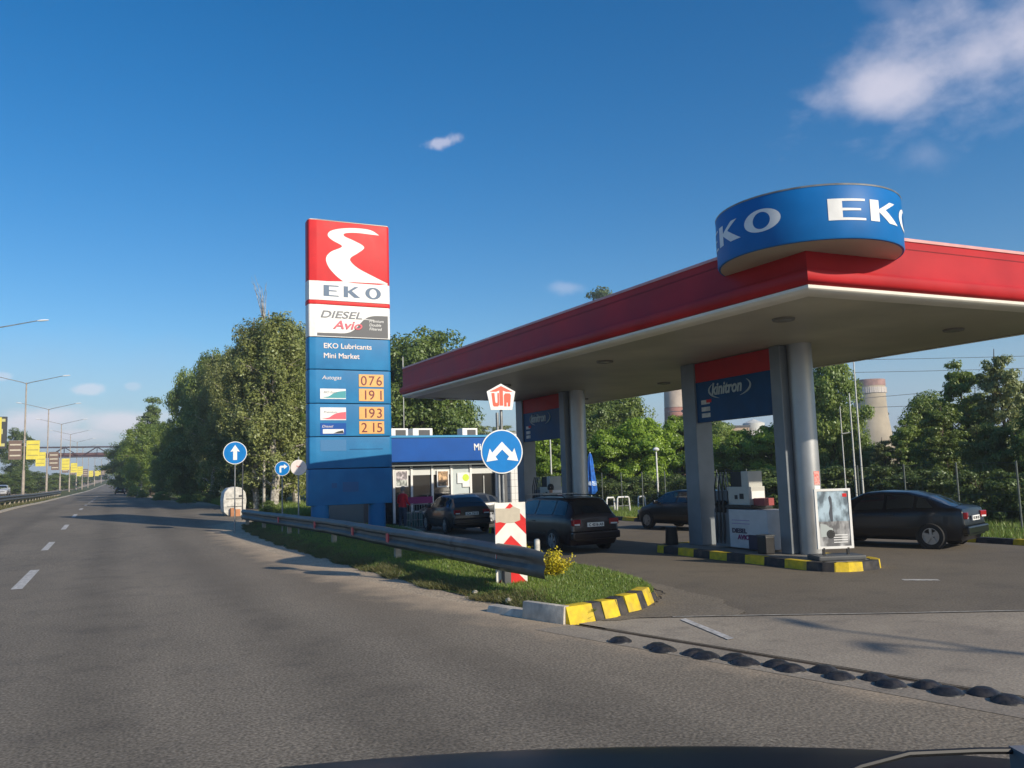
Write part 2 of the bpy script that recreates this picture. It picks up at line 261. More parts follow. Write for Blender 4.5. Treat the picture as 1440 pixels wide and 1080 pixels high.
# ------------------------------------------------------------------ mesh helpers
def tag(o, label=None, cat=None, group=None, kind=None):
    if label: o['label'] = label
    if cat: o['category'] = cat
    if group: o['group'] = group
    if kind: o['kind'] = kind
    return o
def empty(name, loc=(0, 0, 0), rz=0.0, label=None, cat=None, group=None, kind=None):
    o = bpy.data.objects.new(name, None); COL.objects.link(o); o.location = loc; o.rotation_euler = (0, 0, rz); o.empty_display_size = 0.3
    return tag(o, label, cat, group, kind)
class MB:
    def __init__(s): s.v = []; s.f = []; s.mi = []; s.cur = 0
    def add(s, vs, fs):
        k = len(s.v); s.v += [tuple(map(float, p)) for p in vs]; s.f += [tuple(i+k for i in f) for f in fs]; s.mi += [s.cur]*len(fs); return s
    def box(s, c, d, rz=0.0, rx=0.0, ry=0.0):
        M = Matrix.Rotation(rz, 3, 'Z') @ Matrix.Rotation(ry, 3, 'Y') @ Matrix.Rotation(rx, 3, 'X')
        vs = [Vector(c) + M @ Vector((x*d[0]/2, y*d[1]/2, z*d[2]/2)) for x in (-1, 1) for y in (-1, 1) for z in (-1, 1)]
        return s.add(vs, [(0, 1, 3, 2), (4, 6, 7, 5), (0, 4, 5, 1), (2, 3, 7, 6), (0, 2, 6, 4), (1, 5, 7, 3)])
    def tube(s, pts, rad, n=8, cap=True):
        pts = [Vector(p) for p in pts]; rad = rad if hasattr(rad, '__len__') else [rad]*len(pts); vs = []; fs = []
        ref = None
        for i, p in enumerate(pts):
            t = (pts[min(i+1, len(pts)-1)] - pts[max(i-1, 0)]).normalized()
            if ref is None: ref = Vector((1, 0, 0)) if abs(t.x) < 0.8 else Vector((0, 1, 0))
            a = (ref - t*ref.dot(t)).normalized(); b = t.cross(a); ref = a
            vs += [p + (a*math.cos(2*math.pi*k/n) + b*math.sin(2*math.pi*k/n))*rad[i] for k in range(n)]
        for i in range(len(pts)-1):
            fs += [(i*n+k, i*n+(k+1) % n, (i+1)*n+(k+1) % n, (i+1)*n+k) for k in range(n)]
        if cap: fs += [tuple(range(n))[::-1], tuple(range((len(pts)-1)*n, len(pts)*n))]
        return s.add(vs, fs)
    def lathe(s, prof, n=24, c=(0, 0, 0), axis='Z', a0=0, a1=2*math.pi):
        full = abs(a1-a0-2*math.pi) < 1e-6; m = n if full else n+1; vs = []; fs = []
        for (r, z) in prof:
            for k in range(m):
                a = a0+(a1-a0)*k/n
                p = (r*math.cos(a), r*math.sin(a), z)
                if axis == 'X': p = (z, r*math.cos(a), r*math.sin(a))
                if axis == 'Y': p = (r*math.cos(a), z, r*math.sin(a))
                vs.append((c[0]+p[0], c[1]+p[1], c[2]+p[2]))
        for i in range(len(prof)-1):
            for k in range(n): fs.append((i*m+k, i*m+(k+1) % m, (i+1)*m+(k+1) % m, (i+1)*m+k))
        return s.add(vs, fs)
    def prism(s, poly, h, frame=None):      # 2D polygon (x,y)->extruded by h along the third axis of frame (origin, ax, ay, az)
        o, ax, ay, az = frame or (Vector((0, 0, 0)), Vector((1, 0, 0)), Vector((0, 1, 0)), Vector((0, 0, 1)))
        o, ax, ay, az = Vector(o), Vector(ax), Vector(ay), Vector(az)
        n = len(poly); tris = geometry.tessellate_polygon([[Vector((p[0], p[1], 0)) for p in poly]])
        lo = [o+ax*p[0]+ay*p[1] for p in poly]; hi = [q+az*h for q in lo]
        fs = [tuple(t)[::-1] for t in tris] + [tuple(i+n for i in t) for t in tris] + [(i, (i+1) % n, n+(i+1) % n, n+i) for i in range(n)]
        return s.add(lo+hi, fs)
    def build(s, name, m, parent=None, smooth=False, label=None, cat=None, group=None, kind=None, bevel=0, loc=None, rz=0):
        me = bpy.data.meshes.new(name); me.from_pydata(s.v, [], s.f)
        ms = m if isinstance(m, (list, tuple)) else [m]
        for q in ms: me.materials.append(q)
        if len(ms) > 1: me.polygons.foreach_set('material_index', s.mi)
        bm = bmesh.new(); bm.from_mesh(me); bmesh.ops.recalc_face_normals(bm, faces=bm.faces)
        if bevel: bmesh.ops.bevel(bm, geom=list(bm.edges), offset=bevel, segments=2, affect='EDGES', profile=0.6)
        bm.to_mesh(me); bm.free()
        if smooth:
            me.polygons.foreach_set('use_smooth', [True]*len(me.polygons))
            try: me.set_sharp_from_angle(angle=R(38))
            except Exception: pass
        o = bpy.data.objects.new(name, me); COL.objects.link(o); o.parent = parent
        if loc is not None: o.location = loc
        o.rotation_euler.z = rz
        return tag(o, label, cat, group, kind)
def inst(me, name, parent=None, loc=(0, 0, 0), rot=(0, 0, 0), sc=(1, 1, 1), **k):
    o = bpy.data.objects.new(name, me); COL.objects.link(o); o.parent = parent; o.location = loc; o.rotation_euler = rot; o.scale = sc
    return tag(o, **k)
def copy_tree(o, parent=None):
    c = o.copy(); COL.objects.link(c); c.parent = parent
    for ch in list(o.children): copy_tree(ch, c)
    return c
def text(s, m, size, parent, loc, rot, name='lettering', extrude=0.004, width=None, sx=1.0, shear=0.0, align='LEFT', bold=0.0):
    cu = bpy.data.curves.new('t', 'FONT'); cu.body = s; cu.size = size; cu.extrude = extrude; cu.shear = shear; cu.align_x = align; cu.bevel_depth = bold; cu.bevel_resolution = 0
    o = bpy.data.objects.new('t', cu); COL.objects.link(o)
    dg = bpy.context.evaluated_depsgraph_get(); me = bpy.data.meshes.new_from_object(o.evaluated_get(dg)); bpy.data.objects.remove(o); bpy.data.curves.remove(cu)
    me.materials.clear(); me.materials.append(m)
    if width:
        xs = [v.co.x for v in me.vertices]; k = width/(max(xs)-min(xs)); 
        for v in me.vertices: v.co.x *= k
    elif sx != 1:
        for v in me.vertices: v.co.x *= sx
    o = bpy.data.objects.new(name, me); COL.objects.link(o); o.parent = parent; o.location = loc; o.rotation_euler = rot; return o

# ------------------------------------------------------------------ terrain shape
def smooth_interp(xs, ys):
    xs = np.array(xs, float); ys = np.array(ys, float)
    m = np.gradient(ys, xs)
    def f(x):
        x = np.clip(np.asarray(x, float), xs[0], xs[-1]); i = np.clip(np.searchsorted(xs, x)-1, 0, len(xs)-2); h = xs[i+1]-xs[i]; t = (x-xs[i])/h
        return (2*t**3-3*t**2+1)*ys[i] + (t**3-2*t**2+t)*h*m[i] + (-2*t**3+3*t**2)*ys[i+1] + (t**3-t**2)*h*m[i+1]
    return f
zs = smooth_interp([-60, 20, 36, 50, 62, 75, 110, 150, 220, 300, 380, 440, 490, 560, 700, 3000], [0, 0, 0, .22, .45, .58, .62, .75, 1.0, 1.4, 2.6, 4.0, 5.4, 6.0, 4.0, 4.0])
xs_ = smooth_interp([-60, 150, 220, 300, 360, 420, 480, 560, 700, 3000], [0, 0, 0.2, 0.6, 1.8, 4.0, 7.5, 14, 25, 25])
def T(x, y):
    z = float(zs(y)); k = min(1, max(0, (-7.6-x)/2.2)); return z + 0.75*k*k*(3-2*k)*min(1, max(0, (y-20)/60))
def strip(name, Ys, xl, xr, zoff, m, ncol=4, curve=True, kind='structure', parent=None, flat=False, label=None):
    b = MB(); 
    for i, y in enumerate(Ys):
        s = float(xs_(y)) if curve else 0
        a, c = xl(y)+s, xr(y)+s
        for k in range(ncol+1):
            x = a+(c-a)*k/ncol; b.v.append((x, y, (0 if flat else T(x-s, y))+zoff))
    n = ncol+1
    for i in range(len(Ys)-1):
        for k in range(ncol): b.f.append((i*n+k, i*n+k+1, (i+1)*n+k+1, (i+1)*n+k)); b.mi.append(0)
    o = b.build(name, m, parent, smooth=True, label=label, kind=kind)
    if name == 'road':
        e = []
        for y in Ys:
            for k in range(n): e.append((xr(y)-xl(y))*(1-k/ncol))
        at = o.data.attributes.new('edge', 'FLOAT', 'POINT'); at.data.foreach_set('value', np.array(e, np.float32))
    return o
def jit(seed, amp, sc=1.0):
    ph = np.random.default_rng(seed).uniform(0, 6.28, 6); fr = np.array([0.7, 1.5, 2.7, 4.3, 7.1, 11.3])*sc; am = np.array([1, .7, .5, .4, .3, .2])*amp
    return lambda y: float(np.sum(am*np.sin(fr*y+ph)))
Ysf = [float(v) for v in np.concatenate([np.arange(-30, 10, 2), np.arange(10, 80, 1), np.arange(80, 200, 4), np.arange(200, 700, 8)])]
# terrain out to the horizon
b = MB(); gx = np.concatenate([-np.geomspace(12, 1200, 22)[::-1], [-9.8, -8.7, -7.6, -3, 3, 8, 14, 20], np.geomspace(26, 1200, 22)]); gy = np.concatenate([np.arange(-60, 200, 6), np.arange(200, 700, 14), np.geomspace(700, 1400, 6)])
for y in gy:
    for x in gx: b.v.append((x, y, T(x, y)-0.035 - (0.06 if -8 < x < 22 and y < 560 else 0)))
n = len(gx)
for i in range(len(gy)-1):
    for k in range(n-1): b.f.append((i*n+k, i*n+k+1, (i+1)*n+k+1, (i+1)*n+k)); b.mi.append(0)
b.build('ground', farm, smooth=True, kind='structure')

CH = lambda y: 5.97 + (10.07-y)*0.261         # line of the drainage gap between road and apron
je = jit(3, 0.06)
xr_pts = smooth_interp([-60, 10, 12.4, 16, 22.9, 30, 40, 46, 52, 60, 70, 82, 100, 140, 800], [6, 5.9, 5.6, 5.0, 4.55, 4.5, 4.7, 6.0, 9.5, 9.5, 7.2, 6.0, 5.4, 5.2, 5.2])
def road_r(y): return CH(y) if y < 10.3 else float(xr_pts(y))+je(y)
RZ = 0.004
road = strip('road', Ysf, lambda y: -7.2, road_r, RZ, asphalt, 8)
strip('dirt_shoulder', [float(v) for v in np.arange(10.9, 80, 0.5)], lambda y: min(float(xr_pts(y)), 8.6)-0.25+jit(5, .07)(y), lambda y: (5.85 if y < 44 else min(13, 5.85+(y-44)*1.2) if y < 66 else 9-(y-66)*0.15)+jit(6, .05)(y), 0.001+RZ*0, dirtm, 3, curve=False)
forecourt = strip('forecourt', [float(v) for v in np.arange(-30, 48, 2)], lambda y: CH(y)+0.10 if y < 10.3 else 6.3, lambda y: 20.45, 0.0, forec, 6, curve=False)
strip('apron', [float(v) for v in np.arange(-8, 10.61, 0.3)], lambda y: CH(y)+0.14, lambda y: max(CH(y)+0.15, 7.3+(10.2-y)*1.75), 0.004, apronm, 8, curve=False, flat=True)
strip('drainage_gap', [float(v) for v in np.arange(-6, 10.6, 0.25)], lambda y: CH(y)-0.02+jit(9, .008, 3)(y), lambda y: CH(y)+0.045+jit(10, .008, 3)(y), 0.009, mat('gap_dirt', (0.045, 0.028, 0.014), 0.95, var=0.4, vscale=20), 1, curve=False, flat=True)
strip('concrete_gutter', [float(v) for v in np.arange(-6, 10.9, 0.5)], lambda y: CH(y)-0.62, lambda y: CH(y)-0.02, 0.008, apronm, 2, curve=False, flat=True)
# joint line and worn painted markings on the apron
b = MB(); pts = [(7.33, 10.22), (8.4, 9.62), (9.9, 8.74), (11.5, 7.86), (13.2, 6.9)]
for i in range(len(pts)-1):
    (x0, y0), (x1, y1) = pts[i], pts[i+1]; b.add([(x0, y0, .013), (x1, y1, .013), (x1+.02, y1+.05, .013), (x0+.02, y0+.05, .013)], [(0, 1, 2, 3)])
b.build('joint_line', paintworn, kind='structure')
b = MB(); b.add([(7.28, 9.98, .0135), (7.40, 10.02, .0135), (7.02, 8.52, .0135), (6.90, 8.50, .0135)], [(0, 1, 2, 3)]); b.build('painted_line', roadpaint, kind='structure')
b = MB(); b.add([(13.0, 11.0, .006), (13.45, 10.6, .006), (13.55, 10.75, .006), (13.1, 11.15, .006)], [(0, 1, 2, 3)]); b.build('painted_mark', roadpaint, kind='structure')
dp = [(6.35, 10.55), (6.9, 10.42), (7.4, 10.24), (7.9, 9.95), (8.25, 9.86), (8.5, 10.1), (8.62, 10.6), (9.0, 11.2), (9.05, 12.0), (9.25, 13.2), (9.3, 14.2), (9.0, 13.6), (8.75, 12.5), (8.35, 11.95), (8.05, 11.6), (7.4, 11.05), (6.9, 10.8)]
dps = []
for i in range(len(dp)):
    p0, p1, p2, p3 = [np.array(dp[(i+k) % len(dp)]) for k in (-1, 0, 1, 2)]
    for j in range(6):
        t = j/6; q = .5*((2*p1)+(-p0+p2)*t+(2*p0-5*p1+4*p2-p3)*t*t+(-p0+3*p1-3*p2+p3)*t**3); dps.append((float(q[0])+.03*math.sin(9.7*len(dps)), float(q[1])+.035*math.cos(5.3*len(dps)), 0))
MB().add([(x, y, .0105) for x, y, _ in dps], [tuple(t) for t in geometry.tessellate_polygon([[Vector(p) for p in dps]])]).build('dust_patch', ground_mat('dust', (0.215, 0.182, 0.138), (0.180, 0.153, 0.118), (0.15, 0.13, 0.10), 30, 0.9, 0.3, 0.25), kind='structure')
# lane dashes
dy = [(-17, -12.2), (-4.2, .6), (8.4, 13.2), (21.1, 25.9), (34, 38.4), (46.5, 50.5), (58, 62), (70, 74.2), (82.5, 86.5), (95, 99), (107.5, 111.5), (120, 124), (132.5, 136.5), (145, 149)]
for a, c in dy:
    x = -1.82 if c < 30 else -2.12
    p = [(x-.10, a), (x+.12, a), (x+.12, c), (x-.10, c)]
    MB().add([(q[0], q[1], T(*q)+RZ+0.006) for q in p], [(0, 1, 2, 3)]).build('lane_dash', roadpaint, road)
# median: kerb, grass, opposite road
Ym = [float(v) for v in np.concatenate([np.arange(-30, 100, 5), np.arange(100, 620, 8)])]
b = MB(); rows = []
for y in Ym:
    s = float(xs_(y)); z = T(-7.3, y)
    b.v += [(-7.12+s, y, z-.05), (-7.14+s, y, z+.13), (-7.38+s, y, z+.13), (-7.38+s, y, z-.05)]
for i in range(len(Ym)-1):
    for k in range(3): b.f.append((i*4+k, i*4+k+1, i*4+4+k+1, i*4+4+k)); b.mi.append(0)
b.build('median_kerb', concrete, kind='structure')
strip('median', Ym, lambda y: -10.4, lambda y: -7.37, 0.06, soil, 6)
strip('opposite_road', Ym, lambda y: -20, lambda y: -10.4, 0.03, asphalt, 4)
strip('left_verge', Ym, lambda y: -60, lambda y: -20, 0.02, soil, 6)
# right-hand verge behind the forecourt and along the wood
strip('verge', [float(v) for v in np.arange(-30, 60, 2)], lambda y: 20.72, lambda y: 60, 0.08, soil, 12, curve=False)
strip('wood_floor', [float(v) for v in np.arange(44, 560, 6)], lambda y: (11.5 if y < 62 else 8.3 if y < 80 else 6.8), lambda y: 60, 0.02, soil, 8)

# ------------------------------------------------------------------ grass island
outline_l = smooth_interp([10.0, 10.6, 12.2, 14, 18, 24, 34, 40, 44.5], [6.2, 5.95, 5.85, 5.72, 5.45, 5.3, 5.3, 5.5, 6.2])
outline_r = smooth_interp([10.0, 10.6, 11.6, 12.6, 14.3, 17, 19, 24, 30, 34, 38, 42, 44.5], [6.2, 6.3, 8.0, 8.65, 9.15, 9.35, 9.3, 9.4, 10.6, 11.2, 10.6, 8.5, 6.4])
def isl_z(x, y):
    a, c = float(outline_l(y)), float(outline_r(y))
    e = min(1, max(0, (x-a)/0.55)); return T(x, y) + 0.015 + 0.125*e*e*(3-2*e)
b = MB(); yy = [float(v) for v in np.arange(10.62, 44.4, 0.3)]; nc = 16
for y in yy:
    a, c = float(outline_l(y))+jit(12, .04, 2)(y), float(outline_r(y))-0.1
    for k in range(nc+1):
        x = a+(c-a)*k/nc; b.v.append((x, y, isl_z(x, y)+0.01*math.sin(x*9+y*7)))
for i in range(len(yy)-1):
    for k in range(nc): b.f.append((i*(nc+1)+k, i*(nc+1)+k+1, (i+1)*(nc+1)+k+1, (i+1)*(nc+1)+k)); b.mi.append(0)
b.build('grass_island', lawnm, smooth=True, kind='structure')
def blades(name, P, h0, h1, w, m, lean=0.5, label=None):
    P = np.asarray(P); n = len(P); a = rng.uniform(0, 2*np.pi, n); h = rng.uniform(h0, h1, n); ww = w*rng.uniform(.7, 1.3, n)
    l = rng.normal(0, lean, (n, 2))*h[:, None]
    V = np.zeros((n, 3, 3)); V[:, 0] = P; V[:, 1] = P; V[:, 2] = P
    V[:, 0, 0] -= np.cos(a)*ww; V[:, 0, 1] -= np.sin(a)*ww; V[:, 1, 0] += np.cos(a)*ww; V[:, 1, 1] += np.sin(a)*ww
    V[:, 2, :2] += l; V[:, 2, 2] += h
    me = bpy.data.meshes.new(name); me.vertices.add(3*n); me.vertices.foreach_set('co', V.ravel()); me.loops.add(3*n); me.loops.foreach_set('vertex_index', np.arange(3*n, dtype=np.int32))
    me.polygons.add(n); me.polygons.foreach_set('loop_start', np.arange(0, 3*n, 3, dtype=np.int32)); me.update(calc_edges=True)
    at = me.attributes.new('lv', 'FLOAT', 'POINT'); at.data.foreach_set('value', np.repeat(np.clip(rng.beta(1.2, 2.5, n), 0, 1), 3).astype(np.float32))
    me.materials.append(m); o = bpy.data.objects.new(name, me); COL.objects.link(o)
    return tag(o, label, 'grass', kind='stuff')
pts = []
while len(pts) < 90000:
    y = 10.7 + 33*random.random()**2.0
    a, c = float(outline_l(y)), float(outline_r(y)); x = random.uniform(a+0.1, c-0.12)
    pts.append((x, y, isl_z(x, y)))
blades('grass', pts, .03, .075, .006, L_grass, 0.45, 'short green grass on the roadside island behind the guard rail')
pts = []; cl = [(y, 0) for y in np.arange(11.7, 44, .17)]
while len(pts) < 26000:
    y0 = random.choice(cl)[0]; y0 = max(y0, 11.6); y = y0 + random.gauss(0, .12); dd = abs(random.gauss(0, .28)); x = float(outline_l(y)) - .05 + dd*1.0 + .12*math.sin(y0*3.1)
    if math.sin(y0*5.3)+math.sin(y0*2.1+1) < -0.9: continue
    pts.append((x, y, isl_z(x, y)-.005))
blades('weeds', pts, .03, .13, .009, L_weed, 0.9, 'dry straggly weeds along the dirt edge of the island')
pts = []
for _ in range(60000):
    y = 6+40*random.random(); x = 20.8+7*random.random(); pts.append((x, y, .08))
blades('verge_grass', pts, .05, .22, .012, L_grass, 0.4, 'rough green grass on the verge below the wire fence')
pts = []
for _ in range(30000):
    y = 46+70*random.random()**1.3; x = max(9.0 if y < 62 else 7.3, 0) + abs(random.gauss(0, 1.6)); pts.append((x, y, T(x, y)+.02))
blades('roadside_grass', pts, .1, .5, .03, L_grass, 0.4, 'tall grass at the foot of the roadside wood')
pts = []
for _ in range(26000):
    y = 20+130*random.random()**1.2; x = -7.5-2.7*random.random(); pts.append((x+float(xs_(y)), y, T(x, y)+.06))
blades('median_grass', pts, .06, .25, .02, L_weed, 0.4, 'yellowish grass on the central reservation')

# island kerb: grey run, then painted stones round the nose
def kerb_stone(name, p0, p1, m, parent, w=0.26, h=0.17, side=1, label=None, drop=0.05, z0=0.0, batter=0.07):
    p0, p1 = Vector((*p0, 0)), Vector((*p1, 0)); t = (p1-p0); L = t.length; t.normalize(); nrm = Vector((-t.y, t.x, 0))*side; g = 0.006
    a, c = p0+t*g, p1-t*g; vs = []
    for q in (a, c):
        vs += [q+Vector((0, 0, -drop+z0)), q+nrm*batter+Vector((0, 0, h+z0)), q+nrm*w+Vector((0, 0, h+z0)), q+nrm*w+Vector((0, 0, -drop+z0))]
    k = MB().add(vs, [(0, 1, 5, 4), (1, 2, 6, 5), (2, 3, 7, 6), (3, 0, 4, 7), (0, 3, 2, 1), (4, 5, 6, 7)])
    return k.build(name, m, parent, bevel=0.012, label=label, smooth=True)
ik = empty('island_kerb', (0, 0, 0), kind='structure')
kp = [(5.28, 12.3), (5.50, 11.45), (5.80, 10.55)]
kerb_stone('kerb_stone', kp[0], kp[1], concrete, ik, h=.10, label='cracked low grey concrete kerb stone')
kerb_stone('kerb_stone', kp[1], (5.75, 10.62), concrete, ik, h=.25, batter=.03, w=.14, label='plain grey concrete kerb stone')
nose = [(5.82, 10.53), (6.30, 10.62), (6.49, 10.68), (6.80, 10.74), (7.08, 10.96), (7.40, 11.08), (7.66, 11.30), (7.98, 11.58), (8.35, 12.0), (8.62, 12.5)]
for i in range(len(nose)-1):
    y = i % 2 == 0
    kerb_stone('kerb_stone', nose[i], nose[i+1], kyel if y else kblk, ik, h=.24 if i < 7 else .14, w=.30, label='yellow painted kerb stone' if y else 'black painted kerb stone', batter=.10)
er = [8.62, 12.5]; Yk = list(np.arange(12.5, 43, 0.95))
for i in range(len(Yk)-1):
    kerb_stone('kerb_stone', (float(outline_r(Yk[i])), Yk[i]), (float(outline_r(Yk[i+1])), Yk[i+1]), concrete, ik, h=.13)

# forecourt far kerb along the verge, yellow and black
fk = empty('forecourt_kerb', (0, 0, 0), kind='structure')
y = 8.0; i = 0
while y < 46:
    kerb_stone('kerb_stone', (20.42+.03*math.sin(y), y), (20.42+.03*math.sin(y+1), y+1.0), kyel if i % 2 else kblk, fk, side=-1, h=.14); y += 1.0; i += 1

# pump islands
def pump_island(name, y0, y1, label, group):
    o = empty(name, (14.0, (y0+y1)/2, 0), kind='structure'); ox, oy = 14.0, (y0+y1)/2
    xa, xb = 12.85, 14.5; rr = .66; out = []
    def arc(cx, cy, a0, a1, n):
        return [(cx+rr*math.cos(a0+(a1-a0)*k/n), cy+rr*math.sin(a0+(a1-a0)*k/n)) for k in range(n+1)]
    out = arc(xb-rr, y1-rr, 0, math.pi/2, 4) + arc(xa+rr, y1-rr, math.pi/2, math.pi, 4) + arc(xa+rr, y0+rr, math.pi, 1.5*math.pi, 4) + arc(xb-rr, y0+rr, 1.5*math.pi, 2*math.pi, 4)
    loc = [(p[0]-ox, p[1]-oy) for p in out]
    MB().prism([(p[0]*.93, p[1]*.985) for p in loc], .165).build('island_slab', mat('island_slab', (0.24, 0.23, 0.21), .85, var=.3, vscale=3, dirt=.5), o)
    # walk the outline cutting it into stones of about 0.62 m
    P = loc+[loc[0]]; seg = []; acc = 0; cur = P[0]; ln = .62; k = 0
    for q in P[1:]:
        q = Vector((*q, 0)); c = Vector((*cur[:2], 0)) if not isinstance(cur, Vector) else cur
        while (q-c).length > 1e-4:
            stepl = min(ln-acc, (q-c).length); nx = c+(q-c).normalized()*stepl; seg.append((c.copy(), nx.copy(), k)); acc += stepl; c = nx
            if acc >= ln-1e-5: acc = 0; k += 1
        cur = q
    st = {}
    for a, c, k in seg: st.setdefault(k, []).append((a, c))
    for k, ss in st.items():
        mb = MB()
        for a, c in ss:
            t = (c-a).normalized(); nr = Vector((-t.y, t.x, 0)); g = 0
            vs = []
            for q in (a, c): vs += [q+Vector((0, 0, -.04)), q+nr*.02+Vector((0, 0, .18)), q+nr*.19+Vector((0, 0, .18)), q+nr*.19+Vector((0, 0, -.04))]
            mb.add(vs, [(0, 1, 5, 4), (1, 2, 6, 5), (2, 3, 7, 6), (3, 0, 4, 7), (0, 3, 2, 1), (4, 5, 6, 7)])
        mb.build('kerb_stone', kyel if k % 2 else kblk, o, label='yellow painted kerb stone' if k % 2 else 'black painted kerb stone')
    return o
pump_island('pump_island', 12.45, 18.95, None, None)
pump_island('pump_island', 23.6, 29.9, None, None)

# rubber road domes in two rows across the mouth of the apron
dome = MB(); prof = [(0.150, 0), (0.147, .012), (.118, .034), (.085, .049), (.075, .055), (.03, .058), (0.0, .058)]
dome.lathe(prof, 20)
dm = dome.build('road_stud', mat('stud_rubber', (0.022, 0.022, 0.024), .42, var=.5, vscale=25, bump=.2, bscale=60, dirt=.3), smooth=True)
rowA = [(872, 903), (925, 912), (978, 921), (1034, 928), (1093, 937), (1159, 945), (1231, 956), (1305, 967), (1384, 977)]
rowB = [(934, 916), (993, 925), (1048, 934), (1112, 943), (1181, 954), (1253, 965), (1333, 976), (1418, 988)]
def grd(px, py, z=0.0):
    d = ray(px, py); t = (z-EYE)/d[2]; return np.array([0, 0, EYE])+d*t
rub = []
for r_, row in (('back', rowA), ('front', rowB)):
    for i, p in enumerate(row):
        g = grd(*p); rub.append((g, r_, i, len(row)))
ords = ['first', 'second', 'third', 'fourth', 'fifth', 'sixth', 'seventh', 'eighth', 'ninth']
for j, (g, r_, i, L_) in enumerate(rub):
    o = dm if j == 0 else dm.copy()
    if j: COL.objects.link(o)
    o.location = (g[0], g[1], 0.007); o.rotation_euler.z = j*1.3; s = 1+.06*math.sin(j*7); o.scale = (s, s, 1)
    lab = f"black rubber road dome, {ords[i]} from the kerb nose in the row " + ("beside the drainage gap" if r_ == 'back' else "nearer the camera")
    tag(o, lab, 'road stud', 'black rubber domes across the station entrance')

# ------------------------------------------------------------------ guard rail
gr = empty('guard_rail', (6.5, 26, 0), label='long grey steel guard rail with flared end beside the grass island', cat='guard rail')
prof = [(.0, .755), (-.035, .745), (-.075, .70), (-.075, .665), (-.02, .625), (-.02, .585), (-.075, .545), (-.075, .51), (-.035, .465), (0.0, .455)]
prof_t = [(x+.006, z) for x, z in prof[::-1]]
prof = [(x*1.5, .40+(z-.455)*1.62) for x, z in prof]; prof_t = [(x+.006, z) for x, z in prof[::-1]]; full = prof+prof_t; mbs = []; joints = [12.55, 16.4, 20.7, 25, 29.3, 33.6, 38, 42.2]
def rail_x(y): return 6.42 + (0.02*math.sin(y*0.8)) - max(0, y-28)*0.052
for k in range(len(joints)-1):
    ys = list(np.linspace(joints[k], joints[k+1]+(.25 if k < len(joints)-2 else 0), 9)); b = MB()
    if k == 0: ys = [12.55, 12.68, 12.85, 13.1, 13.45, 13.9, 14.6, 15.4, 16.65]
    nP = len(full)
    for y in ys:
        off = -.012*(k % 2)
        fl = max(0, (13.25-y)/.75) if k == 0 else 0
        for (x, z) in full:
            zc = z-.64; b.v.append((rail_x(y)-6.5+x*(1-.75*fl)+off+.10*fl, y-26, .64+zc*(1-.10*fl) - .05*fl + .006*math.sin(y*3)))
    for i in range(len(ys)-1):
        for q in range(nP): b.f.append((i*nP+q, i*nP+(q+1) % nP, (i+1)*nP+(q+1) % nP, (i+1)*nP+q)); b.mi.append(0)
    b.build('beam', railm, gr, smooth=True)
for i, y in enumerate([14.15, 20.6, 27.4, 33.6, 38.0, 41.8]):
    b = MB(); x = rail_x(y)-6.5+.06
    if i == 0:
        b.box((x, y-26, .38), (.012, .14, .86)); b.box((x+.06, y-26-.064, .38), (.12, .012, .86)); b.box((x+.06, y-26+.064, .38), (.12, .012, .86)); b.build('post', darkgrey, gr, label='dark steel end post')
    else:
        b.box((x+.04, y-26, .36), (.15, .15, .86)); b.build('post', postc, gr)
for y in (15.3, 20.75, 24.3, 29.0, 34.5):
    x = rail_x(y)-6.5-.10; z0 = .64
    MB().prism([(-.09, -.12), (.09, -.10), (.09, .10), (-.09, .12)], .03, (Vector((x, y-26, z0)), Vector((0, 1, 0)), Vector((0, 0, 1)), Vector((-1, 0, 0)))).build('reflector', mat('reflector_red', (.75, .05, .08), .3), gr) if y > 16 else None

# ------------------------------------------------------------------ signs
FRONT = (math.pi/2, 0, 0)
def disc(mb, c, r, th, n=48, y=0):
    mb.lathe([(0, y-th), (r, y-th), (r, y), (0, y)], n, c, 'Y')
def fr(x, y, z): return (Vector((x, y, z)), Vector((1, 0, 0)), Vector((0, 0, 1)), Vector((0, -1, 0)))
sx, sy = 6.68, 14.45
sp = empty('direction_sign', (sx, sy, 0.1), R(-6), 'round blue sign with two slanting white arrows under a white UTA pentagon', 'road sign')
b = MB(); b.tube([(-.10, .05, 0), (-.10, .05, 3.2)], .03, 10); b.build('post', steel, sp, smooth=True)
b = MB(); b.tube([(-.015, .06, 0), (-.015, .06, 3.45)], .03, 10); b.build('post', steel, sp, smooth=True)
b = MB(); disc(b, (-.045, 0, 2.46), .415, .02); b.build('sign_rim', signwhite, sp)
b = MB(); disc(b, (-.045, 0, 2.46), .393, .006, y=-.021); b.build('sign_face', rblue, sp)
ar = [(-.045, .20), (-.045, .08)]
def arrow_poly(s):
    base = [(0, .19), (.165, .04), (.205, .075), (.235, .045), (.245, .09)]
    return base
poly = [(0, .195), (.185, .02), (.215, .055), (.315, -.19), (.095, -.145), (.125, -.105), (.03, -.01), (.03, -.07), (-.03, -.07), (-.03, -.01), (-.125, -.105), (-.095, -.145), (-.315, -.19), (-.215, .055), (-.185, .02)]
poly = [(0, .185), (.20, -.02), (.245, .06), (.315, -.185), (.09, -.155), (.135, -.095), (0, .04), (-.135, -.095), (-.09, -.155), (-.315, -.185), (-.245, .06), (-.20, -.02)]
MB().prism(poly, .004, fr(-.045, -.0275, 2.46)).build('arrow', signwhite, sp)
pent = [(-.215, -.25), (.215, -.25), (.285, .10), (0, .25), (-.285, .10)]
MB().prism(pent, .02, fr(-.03, 0, 3.50)).build('pentagon_panel', signwhite, sp)
b = MB()
